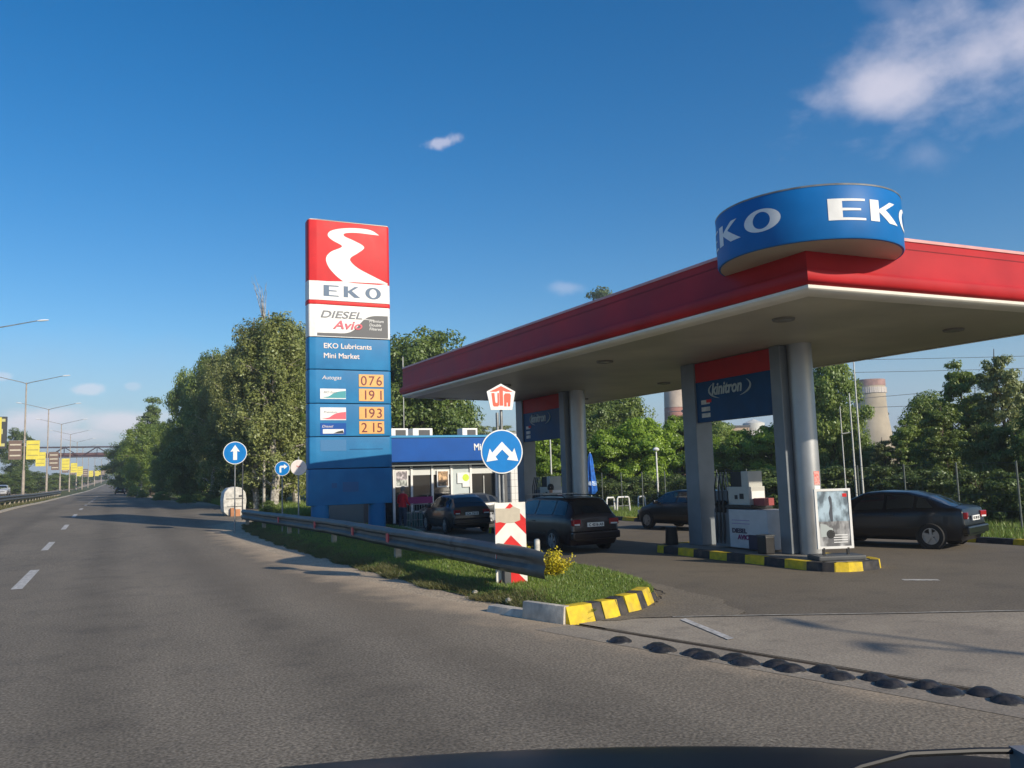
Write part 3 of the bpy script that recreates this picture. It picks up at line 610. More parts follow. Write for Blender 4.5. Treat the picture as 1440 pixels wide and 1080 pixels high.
for pg in ([(-.23, .095), (0, .205), (.23, .095), (.10, .095), (.035, .12), (.035, -.17), (-.035, -.17), (-.035, .12), (-.10, .095)],
           [(-.195, .07), (-.135, .07), (-.12, -.11), (-.095, -.12), (-.075, -.11), (-.075, .07), (-.045, .07), (-.045, -.16), (-.07, -.185), (-.15, -.185), (-.17, -.16)],
           [(.055, -.185), (.055, .03), (.08, .065), (.17, .065), (.195, .03), (.175, -.185), (.125, -.185), (.13, -.11), (.105, -.11), (.105, -.185)]):
    b.prism(pg, .004, fr(-.03, -.0205, 3.50))
b.build('lettering', mat('uta_red', (.75, .10, .05), .5), sp)
# chevron board
cb = empty('chevron_board', (6.66, 14.22, 0.08), R(-6), 'tall white board with red upward chevrons and a torn sticker, behind the rail end', 'road sign')
b = MB(); b.box((0, 0, .78), (.60, .03, 1.50)); b.build('board', mat('board_white', (.78, .76, .70), .5, var=.12, vscale=5, dirt=.25), cb)
def chev(z, clip=None):
    P = [(-.30, z-.30), (0, z), (.30, z-.30), (.30, z-.58), (0, z-.28), (-.30, z-.58)]
    return P
b = MB()
def clipz(P, lo, hi):
    out = P
    for zc, sgn in ((lo, 1), (hi, -1)):
        n = len(out); res = []
        for i in range(n):
            a, c = out[i], out[(i+1) % n]; ia, ic = (a[1]-zc)*sgn >= 0, (c[1]-zc)*sgn >= 0
            if ia: res.append(a)
            if ia != ic: t = (zc-a[1])/(c[1]-a[1]); res.append((a[0]+(c[0]-a[0])*t, zc))
        out = res
    return out
for z in (1.52, 0.93, 0.36):
    for half in ([(-.298, z-.30), (0, z), (0, z-.28), (-.298, z-.58)], [(0, z), (.298, z-.30), (.298, z-.58), (0, z-.28)]):
        P = clipz(half, .04, 1.525)
        if len(P) > 2: b.prism(P, .004, fr(0, -.0155, 0))
b.build('chevrons', signred, cb)
MB().prism([(-.29, 1.43), (.0, 1.42), (.05, 1.46), (.19, 1.40), (.19, 1.20), (.06, 1.16), (-.10, 1.155), (-.20, 1.18), (-.29, 1.17)], .003, fr(0, -.0205, 0)).build('torn_sticker', mat('sticker_beige', (.52, .46, .36), .7, var=.1, vscale=8), cb)

def round_sign(x, y, rz, r, zc, face, label, h, art=None, rim=signwhite, post=steel, pr=.028):
    o = empty('road_sign', (x, y, T(x, y)), rz, label, 'road sign')
    MB().tube([(0, .03, -.1), (0, .03, h)], pr, 10).build('post', post, o, smooth=True)
    b = MB(); disc(b, (0, 0, zc), r, .02); b.build('sign_rim', rim, o)
    b = MB(); disc(b, (0, 0, zc), r*.94, .005, y=-.021); b.build('sign_face', face, o)
    if art: art(o, zc, r)
    return o
def art_up(o, z, r):
    MB().prism([(-.055*r*3, -.62*r), (.055*r*3, -.62*r), (.055*r*3, .15*r), (.40*r, .10*r), (0, .70*r), (-.40*r, .10*r), (-.055*r*3, .15*r)], .004, fr(0, -.0265, z)).build('arrow', signwhite, o)
def art_right(o, z, r):
    MB().prism([(-.38*r, -.55*r), (-.14*r, -.55*r), (-.14*r, .12*r), (.22*r, .12*r), (.22*r, -.10*r), (.68*r, .25*r), (.22*r, .60*r), (.22*r, .38*r), (-.22*r, .38*r), (-.38*r, .25*r)], .004, fr(0, -.0265, z)).build('arrow', signwhite, o)
def art_worn(o, z, r):
    b = MB(); b.prism([(-.30*r, .18*r), (0, -.02*r), (.30*r, .18*r), (.2*r, .3*r), (0, .12*r), (-.2*r, .3*r)], .004, fr(0, -.0265, z))
    b.build('faded_print', mat('faded_red', (.6, .22, .2), .6), o)
def place(px, py_base, Y): p = atY(px, py_base, Y); return float(p[0])
xa = place(330, 740, 38); round_sign(xa, 38, R(-5), .49, 3.42, rblue, 'round blue sign with straight white up arrow at the left end of the rail', 3.8, art_up)
xb = place(397, 740, 35); round_sign(xb, 35, R(-8), .295, 2.68, rblue, 'small round blue sign with a white arrow bending right, left of the price tower', 3.0, art_right)
xc = place(420, 740, 33); round_sign(xc, 33, R(-8), .30, 2.68, mat('faded_white', (.78, .70, .66), .6, var=.1, vscale=7), 'round faded pinkish white sign close beside the price tower', 3.1, art_worn)

# white tank-like container behind the arrow sign
cx_ = place(328, 722, 52)
ct = empty('waste_container', (cx_, 52, T(cx_, 52)), R(5), 'white rounded plastic container with a low orange block in front, behind the arrow sign', 'container')
b = MB(); sec = [(-.62, .25), (-.66, .9), (-.60, 1.35), (-.38, 1.62), (0, 1.70), (.38, 1.62), (.60, 1.35), (.66, .9), (.60, .25), (.35, .0), (-.35, .0)]
b.prism(sec, .9, (Vector((0, .45, 0)), Vector((1, 0, 0)), Vector((0, 0, 1)), Vector((0, -1, 0)))); b.build('shell', dirtywhite, ct, smooth=True, bevel=.04)
b = MB(); b.box((0, -.465, 1.0), (1.0, .03, .03)); b.box((0, -.465, .55), (.9, .03, .03)); b.box((.3, -.47, 1.15), (.16, .05, .1)); b.build('ribs', darkgrey, ct)
b = MB(); b.box((-.18, -.62, .22), (.22, .2, .5)); b.box((.12, -.62, .18), (.26, .2, .42)); b.build('base_block', mat('orange_faded', (.55, .25, .12), .8, var=.3), ct)
px_ = place(341, 700, 47)
b = MB(); b.tube([(0, 0, 0), (0, 0, 3.4)], .035, 8); b.build('marker_post', darkgrey, label='thin dark bare post just right of the arrow sign', cat='post', loc=(px_, 47, T(px_, 47)), smooth=True)

# ------------------------------------------------------------------ price tower
pt = empty('price_tower', (8.86, 34.4, 0), R(0), 'tall red, white and blue fuel price tower with EKO on its top panel', 'price sign')
PW, PD = 3.50, .62
def tower_block(z0, z1, m, inset=0.0, name='panel', chamf=.30):
    w, d = PW/2-inset, PD/2-inset; c = chamf
    P = [(-w, -d+.16), (-w+.05, -d+.04), (-w+c, -d), (w-.12, -d), (w-.05, -d+.03), (w, -d+.12), (w, d-.05), (w-.1, d), (-w+.1, d), (-w, d-.05)]
    b = MB(); b.prism(P, z1-z0); return b.build(name, m, pt, bevel=.03, smooth=True, loc=(0, 0, z0))
tower_block(1.13, 12.9, mat('tower_core', (.01, .03, .09), .6), .06, 'core')
tower_block(9.55, 12.95, red, 0, 'header_panel', .35)
tower_block(9.38, 9.545, signred, -.01, 'red_band')
tower_block(8.02, 9.375, signwhite, 0, 'diesel_panel')
for z0, z1 in ((6.68, 7.99), (5.28, 6.65), (3.92, 5.25), (2.62, 3.89), (1.13, 2.59)): tower_block(z0, z1, sblue, 0, 'panel')
tower_block(12.955, 12.995, trimwhite, .02, 'top_cap')
FY = -PD/2
for x0, x1 in ((-1.62, -.86), (.72, 1.55)):
    b = MB(); b.tube([((x0+x1)/2, 0, 0), ((x0+x1)/2, 0, 1.14)], .36, 20); b.build('leg', sblue, pt, smooth=True)
# header print: white lower zone and the winding road
def onface(mb, P, z, lift, h=.004): mb.prism(P, h, (Vector((0, FY-lift, z)), Vector((1, 0, 0)), Vector((0, 0, 1)), Vector((0, -1, 0))))
def smoothpoly(P, closed=True, sub=6):
    n = len(P); out = []
    for i in range(n):
        p0, p1, p2, p3 = [np.array(P[(i+k) % n], float) for k in (-1, 0, 1, 2)]
        if p1[0] > 90 or p2[0] > 90: pass
        for s in range(sub):
            t = s/sub; out.append(tuple(.5*((2*p1)+(-p0+p2)*t+(2*p0-5*p1+4*p2-p3)*t*t+(-p0+3*p1-3*p2+p3)*t**3)))
    return out
def catm(P, sub=8):
    out = []; n = len(P)
    for i in range(n-1):
        p0, p1, p2, p3 = [np.array(P[min(max(i+k, 0), n-1)], float) for k in (-1, 0, 1, 2)]
        for s in range(sub):
            t = s/sub; out.append(tuple(.5*((2*p1)+(-p0+p2)*t+(2*p0-5*p1+4*p2-p3)*t*t+(-p0+3*p1-3*p2+p3)*t**3)))
    return out+[tuple(P[-1])]
b = MB(); w = PW/2
# print coordinates traced in the zoomed view (x px 130..668 of the tower, local y from its slanting top)
def hp(x, y): return ((x-400)/538*PW, 12.95-9.55 - ((y-(82+(x-130)*.085))/540*(12.95-9.42)*1.04))
left = [(598, 184), (540, 150), (440, 138), (340, 142), (275, 158), (257, 185), (285, 215), (345, 248), (338, 264), (275, 290), (245, 330), (262, 385), (310, 440), (358, 478)]
right = [(655, 497), (560, 450), (455, 395), (405, 350), (408, 325), (450, 300), (494, 268), (480, 245), (420, 215), (365, 190), (370, 172), (440, 168), (540, 178), (598, 184)]
road_poly = [hp(*p) for p in catm(left, 5)] + [hp(*p) for p in catm(right, 5)]
onface(b, road_poly, 9.55, 0.002, .005)
onface(b, [(-w+.35, 0.02), (w-.13, .02), (w-.13, hp(650, 497)[1]), (.9, hp(640, 480)[1]-.25), hp(358, 476), (-w+.35, .78)], 9.55, .001, .004)
b.build('road_emblem', signwhite, pt)
b = MB(); P = [(-w-.003, -PD/2+.16-.003), (-w+.048, -PD/2+.037), (-w+.35, -PD/2-.003), (w-.118, -PD/2-.003), (w-.048, -PD/2+.027), (w+.003, -PD/2+.117), (w+.003, PD/2-.05), (w-.1, PD/2+.003), (-w+.1, PD/2+.003), (-w-.003, PD/2-.05)]
b.prism(P, .80); b.build('white_zone', signwhite, pt, loc=(0, 0, 9.56))
# wide letters with slab shapes
def letter(ch):
    if ch == 'E': return [[(0, 0), (1.15, 0), (1.15, .10), (.42, .12), (.42, .44), (1.0, .455), (1.0, .55), (.42, .565), (.42, .88), (1.15, .90), (1.15, 1), (0, 1)]]
    if ch == 'K': return [[(0, 0), (.34, 0), (.34, 1), (0, 1)], [(.34, .45), (.80, 0), (1.30, 0), (.64, .60), (1.16, 1), (.86, 1), (.34, .58)]]
    if ch == 'O':
        o = [(.62+.62*math.cos(a), .5+.54*math.sin(a)) for a in np.linspace(0, 2*math.pi, 33)[:-1]]
        i = [(.62+.29*math.cos(a), .5+.40*math.sin(a)) for a in np.linspace(0, 2*math.pi, 33)[:-1]]
        return [[o[k], o[(k+1) % 32], i[(k+1) % 32], i[k]] for k in range(32)]
def word(mb, s, x0, z0, sxx, sz, gap, fr_fn, h):
    x = x0
    for ch in s:
        for P in letter(ch): mb.prism([(x+p[0]*sxx, z0+p[1]*sz) for p in P], h, fr_fn)
        x += {'E': 1.15, 'K': 1.30, 'O': 1.24}[ch]*sxx+gap
b = MB(); word(b, 'EKO', -1.12, .17, .55, .47, .21, (Vector((0, FY-.004, 9.56)), Vector((1, 0, 0)), Vector((0, 0, 1)), Vector((0, -1, 0))), .006); b.build('lettering', letterblue, pt)
# diesel panel
b = MB()
wv = catm([(w-.33, .05), (-w+.36, .05), (-w+.36, .13), (-.9, .17), (-.1, .15), (.30, .38), (.62, .85), (1.1, 1.02), (w-.33, 1.05)], 4)
wv = [(w-.13, .04), (-w+.36, .04), (-w+.36, .16)] + catm([(-w+.36, .16), (-.8, .17), (-.15, .20), (.22, .40), (.58, .80), (.95, .97), (w-.13, 1.0)], 5)
onface(b, wv, 8.02, .002); b.build('grey_wave', mat('wave_grey', (.07, .075, .085), .5), pt)
text('DIESEL', greytext, .42, pt, (-1.28, FY-.010, 8.83), FRONT, width=1.75, shear=.25, bold=.006)
text('Avio', pinktext, .50, pt, (-.72, FY-.012, 8.38), FRONT, width=1.25, shear=.25, bold=.01)
text('Premium\nDouble\nFiltered', signwhite, .17, pt, (.80, FY-.010, 8.72), FRONT, width=.62, shear=.15)
b = MB(); b.box((.35, FY-.010, 8.84), (1.35, .006, .022), ry=R(2)); b.build('thin_line', signwhite, pt)
text('EKO Lubricants', creamtext, .30, pt, (-1.14, FY-.006, 7.55), FRONT, width=2.02, bold=.008)
text('Mini Market', creamtext, .30, pt, (-1.14, FY-.006, 7.14), FRONT, width=1.50, bold=.008)
def display(z, s):
    b = MB(); b.box((.86, FY-.012, z+.255), (1.06, .02, .52)); d = b.build('price_display', orangep, pt)
    for k_, ch_ in enumerate(s.replace(' ', '')):
        dx_ = .40+.33*k_+(.07 if ch_ == '1' else 0); text(ch_, digitred, .56, d, (dx_, FY-.027, z+.06), FRONT, name='digit', extrude=.003, bold=.002)
for z, s in ((5.98, '0 7 6'), (5.38, '1 9 1'), (4.62, '1 9 3'), (4.02, '2 1 5')): display(z, s)
text('Autogas', creamtext, .22, pt, (-1.20, FY-.006, 6.26), FRONT, width=.8, shear=.2)
def prod(z, h, base, wave, bot=False, tx=None):
    b = MB(); b.box((-.75, FY-.006, z+h/2), (1.06, .01, h)); d = b.build('product_label', base, pt)
    b = MB(); cv = catm([(-1.22, .08), (-.95, .10), (-.75, .22), (-.55, .30), (-.225, .34)], 5); onface(b, cv+[(-.225, .04), (-1.0, .04)], z, .012); b.build('wave', wave, d)
    if tx: text(tx, greytext, .13, d, (-1.15, FY-.014, z+h*.55), FRONT, width=.55, shear=.25)
prod(5.45, .42, signwhite, teal, tx='BIO Euro'); prod(4.58, .52, signwhite, pinktext, tx='Premium')
b = MB(); b.box((-.75, FY-.006, 4.22), (1.06, .01, .48)); d = b.build('product_label', fblue, pt); b = MB(); b.box((-.75, FY-.014, 4.12), (.86, .006, .18)); b.build('white_strip', signwhite, d); b = MB(); b.prism([(-.75, 4.04), (-.32, 4.04), (-.36, 4.16), (-.55, 4.12)], .004, fr(0, FY-.018, 0)); b.build('wave', black, d); text('Diesel', creamtext, .14, d, (-1.22, FY-.014, 4.28), FRONT, width=.45, shear=.2)
b = MB(); b.box((-.75, FY-.004, 3.55), (1.06, .008, .46)); b.build('blank_plate', mat('patch_blue', (.020, .165, .37), .5), pt)
b = MB(); b.box((-.05, FY-.004, 1.85), (.65, .008, .40)); b.box((-.72, FY-.004, 1.92), (.22, .008, .2)); b.build('blank_plate', mat('patch_blue2', (.015, .13, .31), .5), pt)
b = MB(); b.box((.62, FY-.004, 3.38), (1.4, .006, .02)); b.build('seam', navy, pt)

# ------------------------------------------------------------------ canopy
can = empty('fuel_canopy', (14, 20, 0), 0, 'large flat red and white canopy on paired grey columns, round blue drum on its corner', 'canopy')
O3 = Vector((14, 20, 0))
CC = [Vector((10.0, 9.85, 0)), Vector((19.55, 9.55, 0)), Vector((17.95, 30.6, 0)), Vector((9.03, 27.75, 0))]
CC[1] = CC[0]+Vector((1, -.031, 0)).normalized()*8.55; 
ld = Vector((-.0531, .9986, 0)); CC[3] = CC[0]+ld*17.95; CC[2] = CC[1]+ld*19.9
def ring_profile(name, prof, m, smooth=True):
    b = MB(); cen = sum(CC, Vector())/4
    rings = []
    for (d, z) in prof:
        r_ = []
        for i in range(4):
            p = CC[i]; a = (CC[i]-CC[i-1]).normalized(); c = (CC[(i+1) % 4]-CC[i]).normalized()
            na = Vector((a.y, -a.x, 0)); nc = Vector((c.y, -c.x, 0))
            bis = (na+nc); bis = bis/(bis.dot(na)) if abs(bis.dot(na)) > 1e-6 else na
            r_.append(p+bis*d+Vector((0, 0, z))-O3)
        rings.append(r_)
    for r_ in rings: b.v += [tuple(q) for q in r_]
    for k in range(len(rings)-1):
        for i in range(4): b.f.append((k*4+i, k*4+(i+1) % 4, k*4+4+(i+1) % 4, k*4+4+i)); b.mi.append(0)
    return b.build(name, m, can, smooth=smooth)
ring_profile('fascia', [(-.10, 5.90), (0, 5.90), (.0, 5.30), (.03, 5.25), (.085, 5.235), (.10, 5.20), (.10, 5.10), (.06, 5.03), (.0, 5.0), (-.1, 5.0)], fascia_red)
ring_profile('white_edge', [(-.1, 4.999), (.02, 4.998), (.015, 4.95), (-.03, 4.905), (-.10, 4.888), (-.3, 4.886)], trimwhite)
ring_profile('top_cap', [(-.25, 5.90), (-.25, 5.955), (.015, 5.955), (.02, 5.90), (0.0, 5.90)], capm)  # upper rim of the red fascia, its highlight put into the colour
b = MB(); b.prism([tuple((c-O3)[:2]) for c in CC], .02); b.build('roof_deck', darkgrey, can, loc=(0, 0, 5.75))
sof = MB(); cen = sum(CC, Vector())/4
sof.add([tuple((c+(cen-c).normalized()*.28)-O3+Vector((0, 0, 4.90))) for c in CC], [(0, 1, 2, 3)]).build('soffit', soffitm, can)
# soffit board joints as fine recessed-looking strips, fittings
for (x, y) in ((11.4, 11.9), (16.0, 11.8), (11.15, 17.9), (15.8, 21.9), (16.0, 16.8), (10.9, 23.4), (10.5, 28.0), (15.9, 27.2)):
    b = MB(); b.lathe([(0, -.03), (.12, -.03), (.17, -.045), (.20, -.04), (.21, .0)], 24); lo = b.build('canopy_light', mat('lamp_trim', (.16, .15, .13), .5), can, smooth=True, loc=(x-14, y-20, 4.897))
    b = MB(); b.lathe([(0, -.034), (.115, -.032)], 24); b.build('lens', mat('lamp_lens', (.30, .29, .26), .2), lo, smooth=True)
# drum
DX, DY, DR, DZ0, DZ1 = 10.65, 10.45, 1.5, 5.56, 6.42
b = MB(); b.lathe([(0, DZ1), (DR-.05, DZ1), (DR-.01, DZ1-.01), (DR, DZ1-.03), (DR, DZ0+.03), (DR-.012, DZ0), (DR-.05, DZ0-.005)], 96)
dr = b.build('drum_sign', dblue, can, smooth=True, loc=(DX-14, DY-20, 0), label='round blue drum with white EKO lettering')
b = MB(); b.lathe([(0, DZ0-.006), (DR-.045, DZ0-.006)], 96); b.build('drum_underside', soffitm, dr)
b = MB(); b.lathe([(DR-.03, DZ1+.012), (DR-.005, DZ1+.01), (DR+.006, DZ1-.005), (DR+.002, DZ1-.02)], 96); b.build('drum_trim', steel, dr, smooth=True)
def drum_word(a_start, s, sxx, sz, z0, gap):
    b = MB(); x = 0
    for ch in s:
        for P in letter(ch):
            # subdivide horizontally by slicing: sample triangles of the polygon finely
            tris = geometry.tessellate_polygon([[Vector((p[0], p[1], 0)) for p in P]])
            for t in tris:
                q = [P[i] for i in t]
                stack = [q]
                for _ in range(3):
                    nx = []
                    for tr in stack:
                        if max(p[0] for p in tr)-min(p[0] for p in tr) < .12: nx.append(tr); continue
                        m_ = [((tr[i][0]+tr[(i+1) % 3][0])/2, (tr[i][1]+tr[(i+1) % 3][1])/2) for i in range(3)]
                        nx += [[tr[0], m_[0], m_[2]], [m_[0], tr[1], m_[1]], [m_[2], m_[1], tr[2]], m_]
                    stack = nx
                for tr in stack:
                    vs = []
                    for p in tr:
                        a = a_start+(x+p[0]*sxx)/DR; vs.append(((DR+.006)*math.cos(a), (DR+.006)*math.sin(a), z0+p[1]*sz))
                    b.add(vs, [(0, 1, 2)])
        x += {'E': 1.15, 'K': 1.30, 'O': 1.24}[ch]*sxx+gap
    return b.build('lettering', signwhite, dr)
for a_ in (-229.5, -122.7, -16): drum_word(R(a_), 'EKO', .52, .34, 5.84, .09)
# columns and hoardings
def pair(y0, y1, dim):
    b = MB(); b.lathe([(.27, .17), (.27, 4.9)], 40); b.build('column', colm, can, smooth=True, loc=(.15, y0-20, 0), label='round metal clad column')
    b = MB(); b.box((-.10, y0+.36-20, 2.535), (.34, .34, 4.73)); b.build('pillar', pillarm, can, bevel=.02)
    b = MB(); b.box((0, y1-20, 2.535), (.52, .55, 4.73)); b.build('pillar', pillarm, can, bevel=.02)
    ya, yb = y0+.55, y1-.28; L = yb-ya; x = -.12
    b = MB(); b.box((x, (ya+yb)/2-20, 3.85), (.16, L, 1.04)); h = b.build('hoarding', navy, can)
    b = MB(); b.box((x, (ya+yb)/2-20, 4.625), (.17, L, .50)); b.build('red_header', mat('header_red', (.42, .02, .02), .5, var=.1), h)
    rot = (math.pi/2, 0, -math.pi/2)
    text('kinitron', mat('silver_print', (.42, .50, .52), .4), .42, h, (x-.085, yb-.62-20, 4.00), rot, width=1.15, shear=.25, bold=.012, extrude=.003)
    b = MB()
    for s in (1, -1):
        pts = [(x-.088, (ya+yb)/2+.22*0-20+ s*.0 + s*(.86*math.cos(a)), 4.10+.26*math.sin(a)) for a in np.linspace(R(-40 if s > 0 else 140-180), R(80 if s > 0 else 40), 12)]
        if s > 0: arcp = [(x-.088, (ya+yb)/2-20+.10+.78*math.cos(a), 4.12+.26*math.sin(a)) for a in np.linspace(R(35), R(-60+0), 12)]
        else: arcp = [(x-.088, (ya+yb)/2-20+.10-.78*math.cos(a), 4.12+.26*math.sin(a)) for a in np.linspace(R(-60), R(35), 12)]
        b.tube(arcp, [.004+.022*math.sin(math.pi*k/11) for k in range(12)], 6)
    b.build('swirl', MATS['silver_print'], h)
    b = MB()
    for z in (3.84, 3.66, 3.50): b.box((x-.083, yb-.36-20, z), (.006, .34, .11))
    b.build('small_labels', dirtywhite, h); b = MB(); b.box((x-.088, yb-.50-20, 3.86), (.006, .2, .08)); b.build('small_red_label', signred, h)
    return h
pair(14.35, 18.0, 1); pair(24.6, 28.3, 1)
b = MB(); b.lathe([(.274, 1.70), (.274, 2.00)], 10, (.15, 14.35-20, 0), 'Z', R(-106), R(-70)); rn = b.build('red_notice', mat('notice_red', (.62, .06, .05), .5, var=.3, vscale=30, col2=(.75, .45, .40)), can, smooth=True)
b = MB(); b.lathe([(.274, 1.47), (.274, 1.68)], 10, (.15, 14.35-20, 0), 'Z', R(-106), R(-70)); b.build('white_notice', signwhite, can, smooth=True)

# poster stand
ps = empty('poster_stand', (13.66, 13.2, .17), R(-22), 'white framed poster stand on a dark base at the near end of the pump island', 'sign stand')
b = MB(); b.box((0, 0, .05), (1.0, .62, .10)); b.build('base', darkgrey, ps, bevel=.03)
for x in (-.26, .26): MB().box((x, 0, .16), (.05, .05, .16)).build('spring_foot', black, ps)
b = MB(); fz0, fz1, fwid = .22, 1.46, .385
b.box((0, 0, fz0+.025), (fwid*2, .05, .05)); b.box((0, 0, fz1-.025), (fwid*2, .05, .05)); b.box((-fwid+.025, 0, (fz0+fz1)/2), (.05, .05, fz1-fz0-.1)); b.box((fwid-.025, 0, (fz0+fz1)/2), (.05, .05, fz1-fz0-.1))
b.build('frame', white, ps)
def poster_mat(name, seed, sky=(.35, .45, .52), low=(.38, .38, .38), split=.45, dark=(.05, .06, .07)):
    M = bpy.data.materials.new(name); M.use_nodes = True; t = M.node_tree; n = t.nodes; l = t.links; bb = n['Principled BSDF']; bb.inputs['Roughness'].default_value = .3
    g = n.new('ShaderNodeTexCoord'); a = n.new('ShaderNodeTexNoise'); a.inputs['Scale'].default_value = 4; a.inputs['Detail'].default_value = 5; mp = n.new('ShaderNodeVectorMath'); mp.operation = 'ADD'; mp.inputs[1].default_value = (seed, seed*2, 0); l.new(g.outputs['Generated'], mp.inputs[0]); l.new(mp.outputs[0], a.inputs['Vector'])
    sp_ = n.new('ShaderNodeSeparateXYZ'); l.new(g.outputs['Generated'], sp_.inputs[0])
    gt = n.new('ShaderNodeMath'); gt.operation = 'GREATER_THAN'; l.new(sp_.outputs['Z'], gt.inputs[0]); gt.inputs[1].default_value = split
    m1 = n.new('ShaderNodeMixRGB'); l.new(gt.outputs[0], m1.inputs[0]); m1.inputs[1].default_value = (*low, 1); m1.inputs[2].default_value = (*sky, 1)
    r = n.new('ShaderNodeValToRGB'); r.color_ramp.elements[0].position = .42; r.color_ramp.elements[1].position = .62; l.new(a.outputs['Fac'], r.inputs[0])
    r.color_ramp.elements[0].color = (.35, .35, .36, 1); r.color_ramp.elements[1].color = (1.25, 1.25, 1.25, 1)
    m2 = n.new('ShaderNodeMixRGB'); m2.blend_type = 'MULTIPLY'; m2.inputs[0].default_value = 1; l.new(m1.outputs[0], m2.inputs[1]); l.new(r.outputs[0], m2.inputs[2]); l.new(m2.outputs[0], bb.inputs['Base Color']); MATS[name] = M; return M
b = MB(); b.box((0, 0, (fz0+fz1)/2), (.67, .02, 1.14)); pp = b.build('poster', poster_mat('poster_car', 3.1), ps)
b = MB(); b.prism([(-.30, .62), (-.30, .74), (-.18, .72), (-.10, .66), (-.04, .64), (-.02, .48), (-.30, .46)], .004, fr(0, -.0105, 0)); b.build('printed_car', mat('print_silver', (.42, .46, .45), .4), pp)
b = MB(); b.lathe([(0, 0), (.065, 0)], 20, (-.09, -.0155, .52), 'Y'); b.lathe([(.09, -.0005), (.066, -.0005)], 20, (-.09, -.0155, .52), 'Y'); b.build('printed_wheel', black, pp)
b = MB(); b.prism([(-.07, .78), (-.02, .78), (-.02, 1.25), (-.05, 1.32), (-.09, 1.28), (-.06, 1.10), (-.10, .95)], .003, fr(0, -.0105, 0)); b.build('printed_figure', mat('print_dark', (.06, .07, .09), .5), pp)
b = MB()
for z in (.50, .45, .40, .35): b.box((.12, -.012, z), (.30, .003, .018))
b.build('printed_text_lines', signwhite, pp)
b = MB(); b.box((.26, -.012, 1.32), (.09, .003, .07)); b.build('printed_logo', signred, pp)

# ------------------------------------------------------------------ fuel dispensers
def dispenser(x, y, label):
    o = empty('fuel_dispenser', (x, y, .17), 0, label, 'fuel pump', 'fuel dispensers under the canopy')
    wht = mat('pump_white', (.52, .53, .55), .45, var=.1, vscale=4)
    b = MB(); b.box((0, -.35, .50), (.62, 1.35, .92)); b.build('lower_cabinet', wht, o, bevel=.02)
    b = MB(); b.box((0, .62, .50), (.56, .58, .92)); b.build('hose_cabinet', mat('pump_grey', (.16, .18, .20), .5), o, bevel=.015)
    b = MB(); b.box((0, .10, 1.02), (.66, 1.25, .07)); b.build('shelf', black, o)
    b = MB(); b.box((0, .02, 1.28), (.50, .80, .44)); b.build('upper_cabinet', mat('pump_cream', (.50, .50, .46), .5, var=.1), o, bevel=.015)
    b = MB(); b.box((0, .10, 1.68), (.42, .40, .36)); b.build('display_head', black, o)
    b = MB(); b.box((0, -.22, 1.68), (.44, .24, .38)); b.build('head_end', MATS['pump_cream'], o, bevel=.01)
    b = MB(); b.box((0, -.60, 1.14), (.30, .36, .17)); b.build('red_box', mat('pump_red', (.32, .06, .06), .5), o)
    b = MB(); b.box((-.253, -.12, 1.27), (.01, .14, .13)); b.box((-.253, .08, 1.25), (.01, .10, .10)); b.build('keypad', black, o)
    b = MB(); b.box((0.02, -.385, 1.30), (.40, .012, .18)); b.build('side_notice', signwhite, o)
    b = MB(); b.box((0, .62, 1.18), (.50, .50, .44)); b.build('hose_mast', mat('pump_grey2', (.12, .14, .16), .5), o)
    for i, yy_ in enumerate((.46, .60, .74)):
        b = MB(); b.box((-.30, yy_, 1.00), (.10, .07, .26), rx=R(8)); b.box((-.34, yy_-.02, 1.10), (.06, .05, .14), rx=R(35)); b.build('nozzle', black, o, bevel=.01)
        b = MB(); b.tube([(-.27, yy_, 1.85), (-.36, yy_, 1.5), (-.34, yy_+.02, 1.1), (-.33, yy_-.01, .6), (-.36, yy_, .12), (-.33, yy_+.05, .2), (-.30, yy_+.06, .8)], .017, 7); b.build('hose', black, o, smooth=True)
    b = MB()
    for yy_ in (.44, .54, .66, .78): b.tube([(-.16, yy_, 1.38), (-.20, yy_+.03, 1.86)], .018, 6)
    b.build('hose_rods', steel, o)
    b = MB(); b.box((-.315, -.60, .20), (.012, .48, .34)); b.build('dark_print', mat('print_navy', (.02, .02, .05), .5), o)
    rot = (math.pi/2, 0, -math.pi/2)
    text('DIESEL', mat('print_grey', (.06, .05, .09), .5), .15, o, (-.316, .22, .40), rot, width=.52, bold=.006); text('AVIO', mat('print_mag', (.20, .02, .12), .5), .15, o, (-.318, .02, .25), rot, width=.42, bold=.006)
    for z in (.70, .62):
        b = MB(); b.box((-.314, -.10, z), (.006, .62, .018)); b.build('text_line', mat('print_lilac', (.30, .24, .42), .5), o)
    return o
dispenser(14.0, 16.25, 'white and grey fuel pump with black nozzles, between the nearer pair of columns')
dispenser(14.0, 26.4, 'white and grey fuel pump standing between the farther pair of columns')
b = MB(); b.box((0, 0, .2), (.26, .30, .40)); bn = b.build('waste_bin', black, bevel=.03, loc=(13.45, 15.05, .165), label='small black box bin at the foot of the near pump', cat='bin')
b = MB(); b.box((0, 0, .415), (.28, .32, .03)); b.build('lid', darkgrey, bn)
b = MB(); b.lathe([(.16, 0), (.17, .02), (.15, .45), (.16, .47), (0, .47)], 18); b.build('waste_bin', mat('bin_dark', (.02, .02, .022), .5), smooth=True, loc=(13.35, 18.5, .17), label='dark round bin at the far end of the near pump island', cat='bin')

